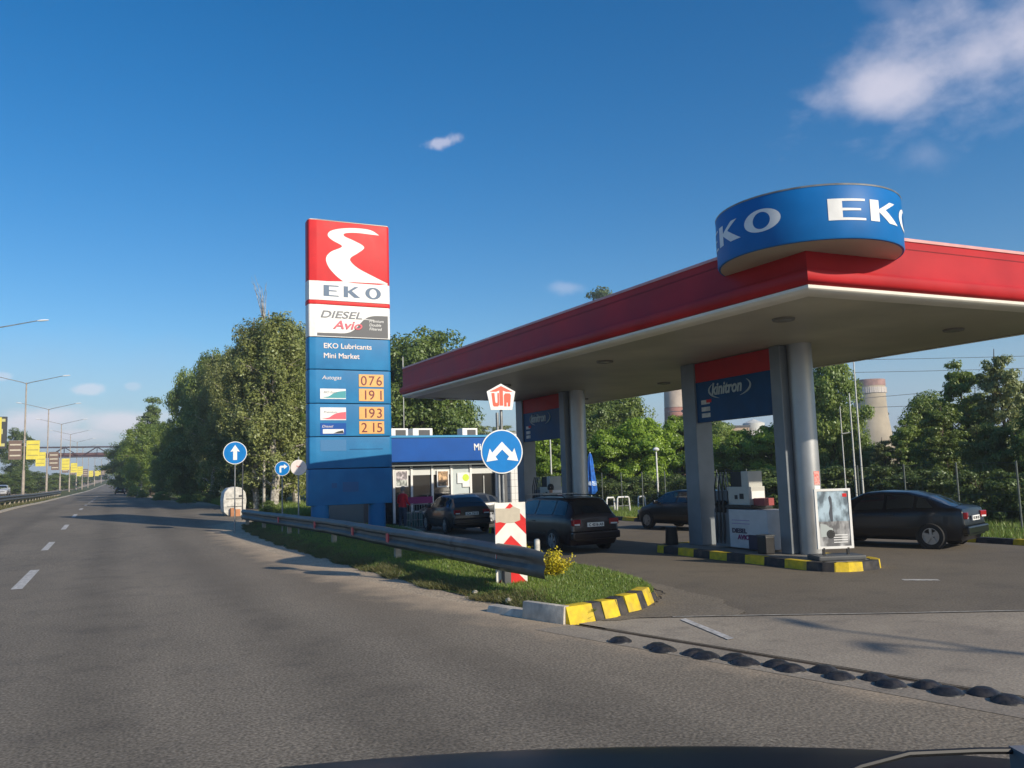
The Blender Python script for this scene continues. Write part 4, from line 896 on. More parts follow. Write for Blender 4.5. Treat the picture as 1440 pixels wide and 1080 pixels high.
# ------------------------------------------------------------------ mini market
mk = empty('mini_market', (13.5, 41, 0), 0, 'low mini market building with a long bright blue fascia and glazed front', 'building')
x0, x1 = -3.2, 4.1
b = MB(); b.box(((x0+x1)/2, .3, 1.6), (x1-x0, 7.4, 3.2)); b.build('wall', mat('market_wall', (.10, .105, .11), .6, var=.15), mk)
fy = -3.72+.0
b = MB(); b.box(((x0+x1)/2-.1, -3.7, 3.42), (x1-x0+.6, .9, 1.12)); b.build('fascia', fblue, mk, bevel=.05)
b = MB(); b.box(((x0+x1)/2-.1, -3.72, 4.03), (x1-x0+.66, .98, .10)); b.build('fascia_lit_cap', mat('cap_lit_teal', (.03, .26, .50), .35), mk)  # lit top edge of the blue fascia, painted as a lighter teal
b = MB(); b.box(((x0+x1)/2-.1, -3.55, 2.77), (x1-x0+.4, .6, .16)); b.build('under_fascia', mat('under_grey', (.22, .25, .25), .6), mk)
text('Mini Market', signwhite, .44, mk, (1.95, -4.165, 3.36), FRONT, width=1.9, bold=.015)
Yf = -3.42
def mx_(px): return float(atY(px, 680, 41+Yf)[0])-13.5
# glazed front: posts, panes, posters
b = MB()
for px in (553, 578, 607, 634, 661, 697): 
    MB().box((mx_(px), Yf-.06, 1.40), (.10, .14, 2.62)).build('post', white, mk)
for pa, pb, kind in ((540, 577, 'dark'), (579.5, 605.5, 'window'), (608.5, 633, 'window'), (636, 659, 'panel'), (663, 696, 'door')):
    xa_, xb_ = mx_(pa), mx_(pb); xc_ = (xa_+xb_)/2; w_ = xb_-xa_
    if kind == 'panel':
        MB().box((xc_, Yf-.02, 1.75), (w_, .05, 1.86)).build('upper_panel', mat('panel_pale', (.50, .56, .56), .5, var=.08), mk)
        MB().box((xc_, Yf-.02, .44), (w_, .05, .74)).build('lower_panel_shaded', mat('panel_shaded_teal', (.09, .15, .16), .5), mk)  # shaded lower part of the pale panel, the shade painted as dark teal
    else:
        MB().box((xc_, Yf-.01, 1.15), (w_, .03, 2.2)).build('pane', shopglass, mk)
        MB().box((xc_, Yf-.03, 2.43), (w_, .05, .34)).build('transom', mat('transom', (.62, .64, .62), .5), mk)
        if kind == 'door': MB().box((xc_, Yf-.05, 1.1), (.05, .05, 2.1)).build('door_stile', steel, mk)
def poster(px, py0, py1, w_, m, lbl=None):
    z0 = float(atY(px, py1, 41+Yf-.15)[2]); z1 = float(atY(px, py0, 41+Yf-.15)[2])
    o = MB().box((mx_(px), Yf-.14, (z0+z1)/2), (w_, .03, z1-z0)).build('poster_frame', white, mk)
    MB().box((mx_(px), Yf-.158, (z0+z1)/2), (w_-.1, .006, z1-z0-.12)).build('poster', m, o); return o
poster(563.5, 661, 685, .62, poster_mat('poster_a', 1.3, (.55, .50, .52), (.45, .48, .45), .4))
poster(621.5, 661, 685, .60, poster_mat('poster_b', 5.3, (.62, .40, .22), (.25, .16, .10), .42))
b = MB(); b.box((mx_(651.5), Yf-.10, 2.07), (.68, .02, .50)); n_ = b.build('notice', signwhite, mk); b = MB(); b.lathe([(0, 0), (.17, 0)], 20, (mx_(654), Yf-.115, 2.08), 'Y'); b.build('yellow_print', mat('lime', (.55, .70, .04), .5), n_)
b = MB(); b.box((mx_(655), Yf-.10, 1.73), (.42, .02, .18)); b.build('notice', signwhite, mk)
# white tiled pillar right of the door
tp = empty('tiled_pillar', (float(atY(722, 700, 36.6)[0]), 36.6, 0), 0, 'white tiled square pillar at the right end of the market front', 'pillar')
b = MB(); b.box((0, 0, 2.1), (.40, .40, 4.2)); b.build('core', mat('grout', (.25, .25, .24), .8), tp)
tme = None
for k in range(13):
    for j in range(2):
        if tme is None:
            o = MB().box((0, 0, 0), (.185, .02, .30)).build('tile', mat('tile_white', (.72, .71, .68), .3), tp, bevel=.006); tme = o.data
        else: o = inst(tme, 'tile', tp)
        o.location = (-.097+.194*j, -.208, .17+k*.315)
for k in range(13):
    for j in range(2): inst(tme, 'tile', tp, loc=(-.208, -.097+.194*j, .17+k*.315), rot=(0, 0, -math.pi/2))
# roof units
for i, (px, wd, lb) in enumerate(((558, .9, 'white box with a dark grille on the market roof, beside the price tower'), (591, 1.0, 'louvred white ventilation unit in the middle of the market roof'), (657, .8, 'white ventilation unit on the market roof near the round blue sign'))):
    xx = float(atY(px, 605, 38.5)[0]); o = empty('roof_unit', (xx, 38.5, 4.08), 0, lb, 'roof unit', 'ventilation units on the market roof')
    MB().box((0, 0, .20), (wd, .7, .42)).build('casing', white, o, bevel=.02); MB().box((.08, -.36, .2), (wd*.55, .02, .26)).build('grille', darkgrey, o)
MB().box((0, .3, 3.60), (x1-x0, 7.3, .8)).build('parapet', mat('parapet', (.2, .2, .2), .7), mk, loc=((x0+x1)/2, 0, 0))
# thin aerial on the roof
MB().tube([(0, 0, 4.0), (0, 0, 8.2)], .025, 6).build('aerial', steel, label='thin aerial mast on the market roof next to the price tower', cat='mast', loc=(float(atY(568, 600, 40)[0]), 40, 0))
# cage of goods in front of the shop
cg = empty('goods_cage', (float(atY(590, 730, 34.6)[0]), 34.9, 0), 0, 'wire cage of goods with a magenta banner beside the man in red', 'display cage')
b = MB()
for i in range(11): b.tube([(-.55+.11*i, -.3, 0), (-.55+.11*i, -.3, 1.0)], .010, 5)
for z in (.05, .35, .65, 1.0): b.tube([(-.6, -.3, z), (.6, -.3, z)], .012, 5); b.tube([(-.6, .3, z), (.6, .3, z)], .012, 5)
for x in (-.6, .6):
    for y in (-.3, .3): b.tube([(x, y, 0), (x, y, 1.35)], .02, 6)
b.build('wire_frame', steel, cg)
MB().box((0, -.31, 1.18), (1.2, .03, .28)).build('banner', mat('magenta', (.25, .02, .13), .6), cg)
for i in range(4): MB().lathe([(0, 0), (.12, 0), (.12, .55), (.05, .68), (0, .68)], 12, (-.42+.28*i, 0, .02)).build('gas_bottle', mat('bottle_teal', (.03, .10, .09), .5), cg, smooth=True)

# ------------------------------------------------------------------ cars
def make_car(name, label, paint, L, Wd, Hh, kind, loc, heading, plate=None, roofbars=False, rim='star'):
    o = empty(name, (loc[0], loc[1], 0), heading, label, 'car')
    # stations from the rear (-L/2) to the nose: belt height, roof height, half width factor, cabin factor
    if kind == 'wagon':
        t = [0, .015, .05, .10, .18, .50, .62, .74, .80, .92, .98, 1]
        belt = [.55, .92, .95, .96, .97, .95, .93, .92, .90, .80, .66, .48]
        roof = [.58, 1.0, 1.25, Hh-.04, Hh, Hh, Hh-.06, 1.02, .92, .82, .68, .50]
        cab = [0, .55, .9, 1, 1, 1, 1, .35, 0, 0, 0, 0]
    elif kind == 'hatch':
        t = [0, .015, .06, .14, .24, .48, .62, .76, .82, .92, .98, 1]
        belt = [.50, .90, .96, .97, .96, .93, .92, .90, .86, .76, .62, .46]
        roof = [.52, .98, 1.12, Hh-.10, Hh, Hh, Hh-.08, .98, .88, .78, .64, .48]
        cab = [0, .2, .6, 1, 1, 1, 1, .3, 0, 0, 0, 0]
    else:  # liftback with a long sloping tail
        t = [0, .012, .05, .12, .22, .34, .50, .60, .70, .80, .92, .98, 1]
        belt = [.52, .92, .98, .98, .97, .95, .92, .90, .89, .86, .75, .60, .44]
        roof = [.54, .96, 1.02, 1.10, Hh-.14, Hh-.02, Hh, Hh-.03, Hh-.22, .90, .78, .62, .46]
        cab = [0, 0, .15, .55, 1, 1, 1, 1, .8, .05, 0, 0, 0]
    hw = [.80, .86, .93, .97, 1, 1, 1, 1, .99, .95, .86, .74]
    hw = np.interp(np.linspace(0, 1, 60), [0, .015, .05, .12, .2, .5, .7, .8, .9, .96, 1], [.84, .89, .94, .98, 1, 1, 1, .98, .93, .87, .74])
    tt = np.linspace(0, 1, 60); tt = np.unique(np.concatenate([tt, [.005, .01, .02, .99, .995]]))
    def lin(a): return lambda q: np.interp(q, t, a)
    fb, fr_, fc = lin(belt), lin(roof), lin(cab); hwf = lambda q: np.interp(q, np.linspace(0, 1, 60), hw)
    def section(q):
        B, Rf, c = fb(q), fr_(q), fc(q); w_ = Wd/2*hwf(q)
        zb = .20 + (.12 if q < .03 or q > .97 else 0)
        gw = w_*(1-.24*c); 
        return [(0, zb), (w_*.86, zb), (w_*.965, zb+.10), (w_, zb+.26), (w_*1.0, .62 if B > .7 else (zb+B)/2+.1), (w_*.975, B-.03), (w_*.95, B), (w_*.95*(1-.16*c)-.0, B+(Rf-B)*.5 if Rf > B+.1 else B+(Rf-B)*.5), (gw*.93 if c > .3 else w_*.88, Rf-.05*c), (gw*.84 if c > .3 else w_*.7, Rf-.008), (gw*.4, Rf+.015), (0, Rf+.02)]
    def S(q, s):     # s in [0,11]
        P = section(q); i = min(int(s), 10); f_ = s-i; a, c = P[i], P[i+1]; return np.array([a[0]+(c[0]-a[0])*f_, (q-.5)*L, a[1]+(c[1]-a[1])*f_])
    b = MB(); ns = 23; ss = [k/2 for k in range(ns)]
    for q in tt:
        for s in ss: b.v.append(tuple(S(q, s)))
        for s in ss[::-1][1:-1]: p = S(q, s); b.v.append((-p[0], p[1], p[2]))
    n = ns+ns-2
    for i in range(len(tt)-1):
        for k in range(n): b.f.append((i*n+k, i*n+(k+1) % n, (i+1)*n+(k+1) % n, (i+1)*n+k)); b.mi.append(0)
    b.f += [tuple(range(n)), tuple(range((len(tt)-1)*n, len(tt)*n))]; b.mi += [0, 0]
    b.build('body', paint, o, smooth=True)
    def patch(nm, q0, q1, s0, s1, m, side=1, off=.008, nq=8, nsn=6, trap=(0, 0)):
        b = MB(); 
        for i in range(nq+1):
            for k in range(nsn+1):
                f_ = k/nsn; qa = q0+trap[0]*f_; qb = q1+trap[1]*f_; q = qa+(qb-qa)*i/nq; s = s0+(s1-s0)*f_
                p = S(q, s); dq = S(min(q+.01, 1), s)-S(max(q-.01, 0), s); ds = S(q, min(s+.05, 11))-S(q, max(s-.05, 0)); nn = np.cross(dq, ds); nn = nn/(np.linalg.norm(nn)+1e-9)
                if nn[0]*p[0] < 0 and abs(nn[0]) > .3 or (abs(nn[0]) <= .3 and nn[2] < 0): nn = -nn
                p = p+nn*off; b.v.append((p[0]*side, p[1], p[2]))
        for i in range(nq):
            for k in range(nsn): a = i*(nsn+1)+k; b.f.append((a, a+1, a+nsn+2, a+nsn+1)); b.mi.append(0)
        return b.build(nm, m, o, smooth=True)
    def patch2(nm, q0, q1, s0, m, off=.008):     # spans both sides over the top
        b = MB(); nq = 8; sw = list(np.linspace(s0, 11, 8))
        for i in range(nq+1):
            q = q0+(q1-q0)*i/nq; row = []
            for s in sw: p = S(q, s); row.append((p[0], p[1], p[2]))
            dz = S(min(q+.01, 1), 11)-S(q-.01 if q > .01 else 0, 11); nn = np.array([0, -dz[2], dz[1]]); nn /= np.linalg.norm(nn)
            full_ = [(-r_[0], r_[1], r_[2]) for r_ in row] + row[::-1][1:]
            for p in full_: b.v.append((p[0], p[1]+nn[1]*off, p[2]+nn[2]*off))
        k_ = 15
        for i in range(nq):
            for k in range(k_-1): a = i*k_+k; b.f.append((a, a+1, a+k_+1, a+k_)); b.mi.append(0)
        return b.build(nm, m, o, smooth=True)
    if kind == 'wagon': wins = [(.07, .19, (.02, 0)), (.21, .41, (0, 0)), (.43, .66, (0, -.07))]; rw = (.018, .085); ws = (.635, .735)
    elif kind == 'hatch': wins = [(.11, .19, (.04, 0)), (.21, .42, (.02, 0)), (.44, .68, (0, -.09))]; rw = (.065, .135); ws = (.63, .75)
    else: wins = [(.17, .27, (.06, 0)), (.29, .45, (.0, 0)), (.47, .68, (0, -.09))]; rw = (.06, .21); ws = (.61, .79)
    for sd in (1, -1):
        for q0, q1, tr in wins: patch('side_window', q0, q1, 6.15, 7.85, glass, sd, trap=tr)
    patch2('rear_window', rw[0], rw[1], 8.3, glass); patch2('windscreen', ws[0], ws[1], 8.3, glass)
    # wheels
    yr, yf_ = -L/2+L*.19, L/2-L*.185; rw_ = .315
    for sd in (1, -1):
        for yw in (yr, yf_):
            b = MB(); b.lathe([(rw_+.055, 0), (rw_+.055, .004), (0, .004)], 28, (sd*(Wd/2-.012), yw, rw_+.01), 'X'); b.build('wheel_arch', black, o)
            wl = MB(); wl.lathe([(.20, -.10), (rw_-.02, -.10), (rw_, -.07), (rw_, .07), (rw_-.02, .10), (.21, .10), (.20, .085)], 28, (0, 0, 0), 'X'); w_ = wl.build('wheel', tyre, o, smooth=True, loc=(sd*(Wd/2-.07), yw, rw_))
            rm = MB(); rm.lathe([(.20, .085), (.19, .06), (.0, .05)], 28, (0, 0, 0), 'X')
            for k in range(5):
                a = 2*math.pi*k/5+.3; rm.box((.085, .11*math.cos(a), .11*math.sin(a)), (.025, .19, .06), rx=a)
            rm.lathe([(.215, .09), (.215, .098), (.185, .098), (.185, .07)], 28, (0, 0, 0), 'X'); rm.lathe([(.05, .105), (0, .108)], 12, (0, 0, 0), 'X')
            r2 = rm.build('rim', alloy, w_); 
            if sd < 0: r2.scale = (-1, 1, 1)
    # lamps, plate, bumpers, mirrors, handles
    wz = .84
    for sd in (1, -1):
        b = MB(); b.box((sd*(Wd/2*.70), -L/2+.03, .81), (.27, .10, .16), rz=-sd*R(12)); b.build('tail_light', taillens, o, bevel=.02)
        b = MB(); b.box((sd*(Wd/2*.70), -L/2+.028, .755), (.20, .10, .045), rz=-sd*R(12)); b.build('reversing_lens', clearlens, o, bevel=.01)
        b = MB(); b.box((sd*(Wd/2*.60), L/2-.07, .60), (.30, .12, .13), rz=sd*R(18)); b.build('headlight', clearlens, o, bevel=.02)
        b = MB(); b.box((sd*(Wd/2+.06), L*.5-L*.325, .98), (.20, .10, .13)); b.build('mirror', paint, o, bevel=.03)
        for yh in (-.05*L, .135*L): b = MB(); b.box((sd*(Wd/2*.995), yh-.1, .82), (.02, .17, .025)); b.build('door_handle', paint, o, bevel=.005)
        b = MB(); 
        b.box((sd*(Wd/2+.004), .02*L, .50), (.012, .50*L, .035)); b.build('rub_strip', black, o)
    b = MB(); b.box((0, -L/2+.01, .46), (Wd*.88, .16, .20)); b.build('rear_bumper', paint, o, bevel=.04)
    b = MB(); b.box((0, L/2-.03, .40), (Wd*.80, .14, .22)); b.build('front_bumper', paint, o, bevel=.04)
    b = MB(); b.box((0, -L/2-.005, .74), (.52, .03, .115)); p_ = b.build('number_plate', signwhite, o)
    if plate: text(plate, black, .10, p_, (-.22, -L/2-.022, .705), FRONT, name='plate_lettering', width=.45, bold=.002, extrude=.001)
    if roofbars:
        for sd in (1, -1): b = MB(); b.tube([(sd*.55, -L*.36, Hh-.01), (sd*.55, -L*.33, Hh+.05), (sd*.55, L*.02, Hh+.05), (sd*.55, L*.05, Hh)], .014, 6); b.build('roof_rail', black, o)
        b = MB(); b.box((0, -.4, Hh+.08), (1.15, .05, .03)); b.box((0, .5, Hh+.08), (1.15, .05, .03)); b.build('roof_bars', steel, o)
    return o
ck_navy = mat('car_navy', (.004, .005, .008), .28, coat=.25)
ck_black = mat('car_black', (.005, .005, .006), .28, coat=.25)
ck_maroon = mat('car_maroon', (.012, .005, .006), .32, coat=.2)
ck_teal = mat('car_darkblue', (.004, .009, .014), .3, coat=.25)
make_car('parked_car', 'black liftback car with silver wheels parked by the fence on the right', ck_navy, 4.1, 1.70, 1.41, 'lift', (18.6, 16.0), R(19), 'PK 8M BX')
make_car('parked_car', 'dark maroon estate car with roof rails behind the chevron board', ck_maroon, 4.5, 1.70, 1.46, 'wagon', (11.65, 21.9), R(2), 'C 4216 AB', roofbars=True)
make_car('parked_car', 'dark blue hatchback in front of the market door', ck_teal, 4.0, 1.66, 1.42, 'hatch', (12.35, 31.5), R(-3), 'CA 7315')
make_car('parked_car', 'black car with a red tail light seen left of the near square pillar', ck_black, 3.9, 1.64, 1.40, 'hatch', (19.05, 25.4), R(8), 'CA 2046')
make_car('parked_car', 'small grey hatchback parked across the market front behind the dark blue one', mat('car_grey', (.05, .055, .06), .3, coat=.4), 3.8, 1.62, 1.36, 'hatch', (14.2, 35.6), R(86), None)
make_car('passing_car', 'dark car far down the road under the trees', ck_black, 4.2, 1.7, 1.45, 'hatch', (1.3, 176), R(0), None).location.z = T(1.3, 176)+.01
make_car('passing_car', 'white car beyond the median rail at the left edge', mat('car_white', (.7, .7, .7), .3, coat=.4), 4.2, 1.7, 1.42, 'hatch', (-13.0, 116), R(180), None).location.z = T(-13, 116)+.04
make_car('passing_car', 'silver car beyond the median rail, nearer the first lamp post', mat('car_silver', (.45, .46, .48), .3, coat=.4), 4.2, 1.7, 1.42, 'hatch', (-13.2, 130), R(180), None).location.z = T(-13.2, 130)+.04

# ------------------------------------------------------------------ people
def person(name, loc, rz, label, joints, mats, hair=greyhair, zcut=(.93, 1.5), build_=1.0):
    o = empty(name, (*loc, 0) if len(loc) == 2 else loc, rz, label, 'person')
    J = joints; names = list(J); me = bpy.data.meshes.new('body')
    edges = [('pelvis', 'waist'), ('waist', 'chest'), ('chest', 'neck0'), ('neck0', 'neck1'), ('neck1', 'head0'), ('head0', 'head1')]
    for s in 'lr': edges += [('pelvis', 'hip'+s), ('hip'+s, 'knee'+s), ('knee'+s, 'ank'+s), ('ank'+s, 'toe'+s), ('chest', 'sho'+s), ('sho'+s, 'elb'+s), ('elb'+s, 'wri'+s), ('wri'+s, 'han'+s)]
    me.from_pydata([J[k][0] for k in names], [(names.index(a), names.index(c)) for a, c in edges], [])
    ob = bpy.data.objects.new('body', me); COL.objects.link(ob)
    md = ob.modifiers.new('s', 'SKIN'); md.use_smooth_shade = True; ob.modifiers.new('u', 'SUBSURF').levels = 2
    sv_ = me.skin_vertices[0].data
    for i, k in enumerate(names): r_ = J[k][1]; sv_[i].radius = (r_ if isinstance(r_, tuple) else (r_, r_)); sv_[i].use_root = (k == 'pelvis')
    dg = bpy.context.evaluated_depsgraph_get(); m2 = bpy.data.meshes.new_from_object(ob.evaluated_get(dg)); bpy.data.objects.remove(ob)
    m2.materials.clear()
    for q in mats: m2.materials.append(q)     # 0 trousers 1 top 2 skin 3 shoes
    for p in m2.polygons:
        z = p.center.z; hand = min((p.center-Vector(J['han'+s][0])).length for s in 'lr') < .11
        p.material_index = 2 if (z > zcut[1] or hand) else 1 if z > zcut[0] else 3 if z < .09 else 0
        p.use_smooth = True
    bo = bpy.data.objects.new('body', m2); COL.objects.link(bo); bo.parent = o
    h = Vector(J['head1'][0]); b = MB()
    b.lathe([(0, .115), (.05, .108), (.085, .08), (.103, .03), (.106, -.03), (.098, -.075), (.085, -.08)], 16, (h.x, h.y-.012, h.z-.045)); b.build('hair', hair, o, smooth=True)
    hc = (Vector(J['head0'][0])+h)/2
    b = MB(); b.add([(hc.x-.016, hc.y+.088, hc.z+.02), (hc.x+.016, hc.y+.088, hc.z+.02), (hc.x, hc.y+.128, hc.z-.015), (hc.x, hc.y+.092, hc.z+.05)], [(0, 1, 2), (0, 2, 3), (1, 3, 2)]); b.build('nose', skin, o)
    b = MB()
    for s in (-1, 1): b.lathe([(0, -.006), (.010, 0), (0, .006)], 8, (hc.x+s*.033, hc.y+.090, hc.z+.04), 'Y')
    b.box((hc.x, hc.y+.090, hc.z-.045), (.045, .006, .008)); b.build('eyes_and_mouth', black, o)
    b = MB()
    for s in (-1, 1): b.lathe([(0, -.012), (.022, -.008), (.030, 0), (.022, .008), (0, .012)], 10, (hc.x+s*.098, hc.y-.005, hc.z+.01), 'X')
    b.build('ears', skin, o, smooth=True)
    return o
def stand(lean=0.0, armb=.0):
    L = lambda z: lean*max(0, z-.9)
    J = dict(pelvis=((0, 0, .95), (.155, .12)), waist=((0, L(1.1), 1.12), (.15, .115)), chest=((0, L(1.35), 1.34), (.175, .125)), neck0=((0, L(1.5), 1.50), (.065, .065)), neck1=((0, L(1.55)+.01, 1.56), .055), head0=((0, L(1.62)+.02, 1.63), (.080, .085)), head1=((0, L(1.72)+.02, 1.74), (.085, .095)))
    for s, k in (('l', -1), ('r', 1)):
        J['hip'+s] = ((k*.10, 0, .88), (.10, .10)); J['knee'+s] = ((k*.12, .02, .49), .068); J['ank'+s] = ((k*.13, -.03, .10), .045); J['toe'+s] = ((k*.15, .12, .045), (.045, .035))
        J['sho'+s] = ((k*.20, L(1.42), 1.43), .065); J['elb'+s] = ((k*.27, L(1.15)-.03+armb*.4, 1.14), .048); J['wri'+s] = ((k*.24, L(.95)+.14+armb, .98+armb*.6), .034); J['han'+s] = ((k*.21, L(.9)+.22+armb, .93+armb*.6), (.036, .022))
    return J
pr_ = np.array(atY(566.5, 742, 34.2))
person('person', (float(pr_[0]), 34.2), R(-60), 'older man in a red jacket and jeans standing beside the price tower', stand(.04, .05), [denim, redcloth, skin, black])
p2 = np.array(atY(771, 700, 24.2))
person('person', (float(p2[0]), 24.0), R(150), 'person in black leaning behind the roof of the maroon estate car', stand(.18, .12), [darkcloth, darkcloth, skin, black], hair=black)

# ------------------------------------------------------------------ small street furniture
# closed parasol
pxx = float(atY(832, 700, 36)[0]); pa = empty('closed_parasol', (pxx, 36, 0), 0, 'closed blue parasol with a white band standing beyond the pumps', 'parasol')
b = MB(); b.tube([(0, 0, 0), (0, 0, 3.15)], .025, 8); b.build('pole', white, pa)
b = MB(); prof = [(.03, 3.1), (.07, 3.0), (.12, 2.7), (.17, 2.2), (.24, 1.6), (.27, 1.25), (.18, 1.12), (.10, 1.05)]; ns = 28
for (r_, z) in prof:
    for k in range(ns): a = 2*math.pi*k/ns; rr = r_*(1+.20*math.cos(7*a+z)); b.v.append((rr*math.cos(a), rr*math.sin(a), z))
for i in range(len(prof)-1):
    for k in range(ns): b.f.append((i*ns+k, i*ns+(k+1) % ns, (i+1)*ns+(k+1) % ns, (i+1)*ns+k)); b.mi.append(0)
b.build('folded_cloth', umbrellab, pa, smooth=True)
b = MB(); b.lathe([(.24, 1.72), (.275, 1.62), (.28, 1.5)], 18); b.build('white_print', mat('print_white', (.6, .65, .7), .6, var=.5, vscale=12, col2=(.05, .2, .5)), pa, smooth=True)
b = MB(); b.lathe([(0, 0), (.35, 0), (.35, .05), (.06, .12)], 16); b.build('base', concrete, pa)
# white tubular frames (hoop barriers)
def hoop(px, Y, w_, h_, lab, open_=False):
    x = float(atY(px, 720, Y)[0]); o = empty('hoop_barrier', (x, Y, .02), 0, lab, 'barrier', 'white tubular frames beyond the forecourt')
    pts = [(-w_/2, 0, 0), (-w_/2*.86, 0, h_*.9), (-w_/2*.75, 0, h_), (w_/2*.75, 0, h_), (w_/2*.86, 0, h_*.9), (w_/2, 0, 0)]
    MB().tube(pts, .045, 8).build('tube_frame', white, o, smooth=True)
    MB().tube([(-w_/2*.9, 0, h_*.45), (w_/2*.9, 0, h_*.45)], .02, 6).build('cross_bar', steel, o, smooth=True)
hoop(877, 37, .62*1.3, .82, 'white hoop frame in the middle, just right of the parasol'); hoop(859, 37.5, .5, .8, 'narrow white hoop frame partly behind the maroon car'); hoop(903, 40, .5, .7, 'white hoop frame beside the black car')
def small_lamp(px, Y, h, lab):
    x = float(atY(px, 705, Y)[0]); o = empty('post_lamp', (x, Y, 0), 0, lab, 'lamp post')
    MB().tube([(0, 0, 0), (0, 0, h)], [.06, .04], 10).build('post', white, o, smooth=True)
    MB().lathe([(0, h+.02), (.16, h+.03), (.20, h+.10), (.12, h+.20), (0, h+.23)], 14).build('lamp_head', white, o, smooth=True)
small_lamp(926, 40, 3.25, 'short white lamp post with a mushroom head in front of the bright trees')
def mast(px, py_top, Y, lab, r_=.05, x=None):
    p = atY(px, py_top, Y); MB().tube([(0, 0, 0), (0, 0, float(p[2]))], [r_, r_*.6], 8).build('mast', mat('mast_pale', (.60, .60, .56), .5), label=lab, cat='mast', loc=(float(p[0]), Y, 0), smooth=True)
mast(773, 600, 44, 'thin white pole seen below the farther navy hoarding', .06)
mast(1200, 505, 24, 'tallest pale mast left of the cooling tower', .04); mast(1194, 553, 24.3, 'slim pale mast between the tallest mast and the thin grey one', .04); mast(1181, 572, 24.4, 'thin grey mast just right of the near round column', .028)
b = MB(); q0 = atY(1184, 610, 24.35); q1 = atY(1197, 608, 24.35); b.tube([tuple(q0), tuple(q1)], .02, 6); b.build('cross_bar', steel, label='short bar joining two of the pale masts', cat='bar')
# bollard by the yellow shrub
bp_ = grd(756, 790); MB().lathe([(.07, 0), (.07, .42), (.05, .45), (0, .46)], 14).build('bollard', dirtywhite, label='small pale bollard on the grass behind the rail end', cat='bollard', loc=(float(bp_[0]), float(bp_[1]), .1), smooth=True)
# wire fence
fe = empty('wire_fence', (24.1, 20, 0), 0, 'wire mesh fence on thin grey posts behind the black liftback', 'fence')
for i in range(20):
    y = 8.2+1.98*i; MB().tube([(24.0+.02*i-24.1, y-20, 0), (24.0+.02*i-24.1, y-20, 2.1)], .028, 6).build('post', mat('fence_post', (.12, .14, .13), .6), fe)
b = MB()
for z in (.15, .6, 1.1, 1.6, 2.05): b.tube([(-.1, -11.8, z), (.3, 25.8, z)], .006, 4)
for i in range(190): y = -11.8+.2*i; b.tube([(-.1+.4*(y+11.8)/37.6, y, .1), (-.1+.4*(y+11.8)/37.6, y, 2.05)], .0035, 3, cap=False)
b.build('wire', mat('fence_wire', (.06, .08, .07), .6, metal=.4), fe, kind='stuff')
# broken lumps of kerb lying at the grass edge
for i, (px, py, s, lb) in enumerate(((684, 829, .20, 'pale broken lump of concrete beside the chevron board'), (668, 838, .12, 'small stone at the dirt edge below the rail'), (716, 850, .14, 'flat broken piece of kerb next to the plain kerb stone'))):
    g = grd(px, py); bm = bmesh.new(); bmesh.ops.create_icosphere(bm, subdivisions=2, radius=s/2)
    for v in bm.verts: v.co *= 1+.25*math.sin(v.co.x*40+i)*math.cos(v.co.y*33); v.co.z *= .6
    me = bpy.data.meshes.new('rubble'); bm.to_mesh(me); bm.free(); me.materials.append(concrete); inst(me, 'rubble', loc=(float(g[0]), float(g[1]), .06), label=lb, cat='stone')

# ------------------------------------------------------------------ street lamps along the median
def street_lamp(x, y, h, arm, rz, label, banner=0, first=False, lean=0):
    o = empty('street_lamp', (x, y, T(x, y)), rz, label, 'street lamp', 'twin arm street lamps')
    MB().tube([(0, 0, -.1), (0, 0, 3.2), (0, 0, 3.25), (0, 0, h)], [.16, .15, .10, .07], 12).build('pole', mat('lamp_pole', (.42, .36, .30), .7, var=.3, vscale=2), o, smooth=True)
    for s in (-1, 1):
        pts = [(0, 0, h-.1), (s*arm*.12, 0, h+.05), (s*arm*.5, 0, h+.32*arm/3.4+.05), (s*arm, 0, h+max(.8*arm/3.4, .75))]
        MB().tube(pts, [.05, .045, .04, .035], 8).build('arm', steel, o, smooth=True)
        b = MB(); c = Vector(pts[-1]); n_ = 10; prof = [(0, -.05), (.08, 0), (.13, .2), (.12, .45), (.07, .7), (0, .78)]
        for (r_, t_) in prof:
            for k in range(n_): a = 2*math.pi*k/n_; b.v.append((c.x+s*t_, c.y+r_*math.cos(a), c.z+.12*t_+r_*.55*math.sin(a)))
        for i in range(len(prof)-1):
            for k in range(n_): b.f.append((i*n_+k, i*n_+(k+1) % n_, (i+1)*n_+(k+1) % n_, (i+1)*n_+k)); b.mi.append(0)
        b.build('lamp_head', mat('lamp_head', (.85, .86, .88), .3), o, smooth=True)
    if banner:
        yel = mat('banner_yellow', (.72, .62, .08), .6, var=.1, vscale=2, dirt=.2); brn = mat('banner_brown', (.16, .11, .09), .7)
        for s, m_ in ((banner, yel), (-banner, brn)):
            d = MB().box((s*.86, -.10, 5.45), (1.30, .06, 2.10)).build('banner', m_, o)
            lm = mat('banner_print', (.35, .30, .10), .7) if m_ is yel else mat('banner_stripe', (.55, .50, .40), .7)
            b = MB()
            for z in (6.05, 5.45, 4.85): b.box((s*.86, -.135, z), (1.05, .01, .16 if m_ is brn else .09))
            b.build('banner_stripes', lm, d)
            MB().tube([(0, 0, 6.52), (s*1.55, -.1, 6.52)], .02, 5).build('banner_bracket', steel, o); 
    return o
MX = -8.9
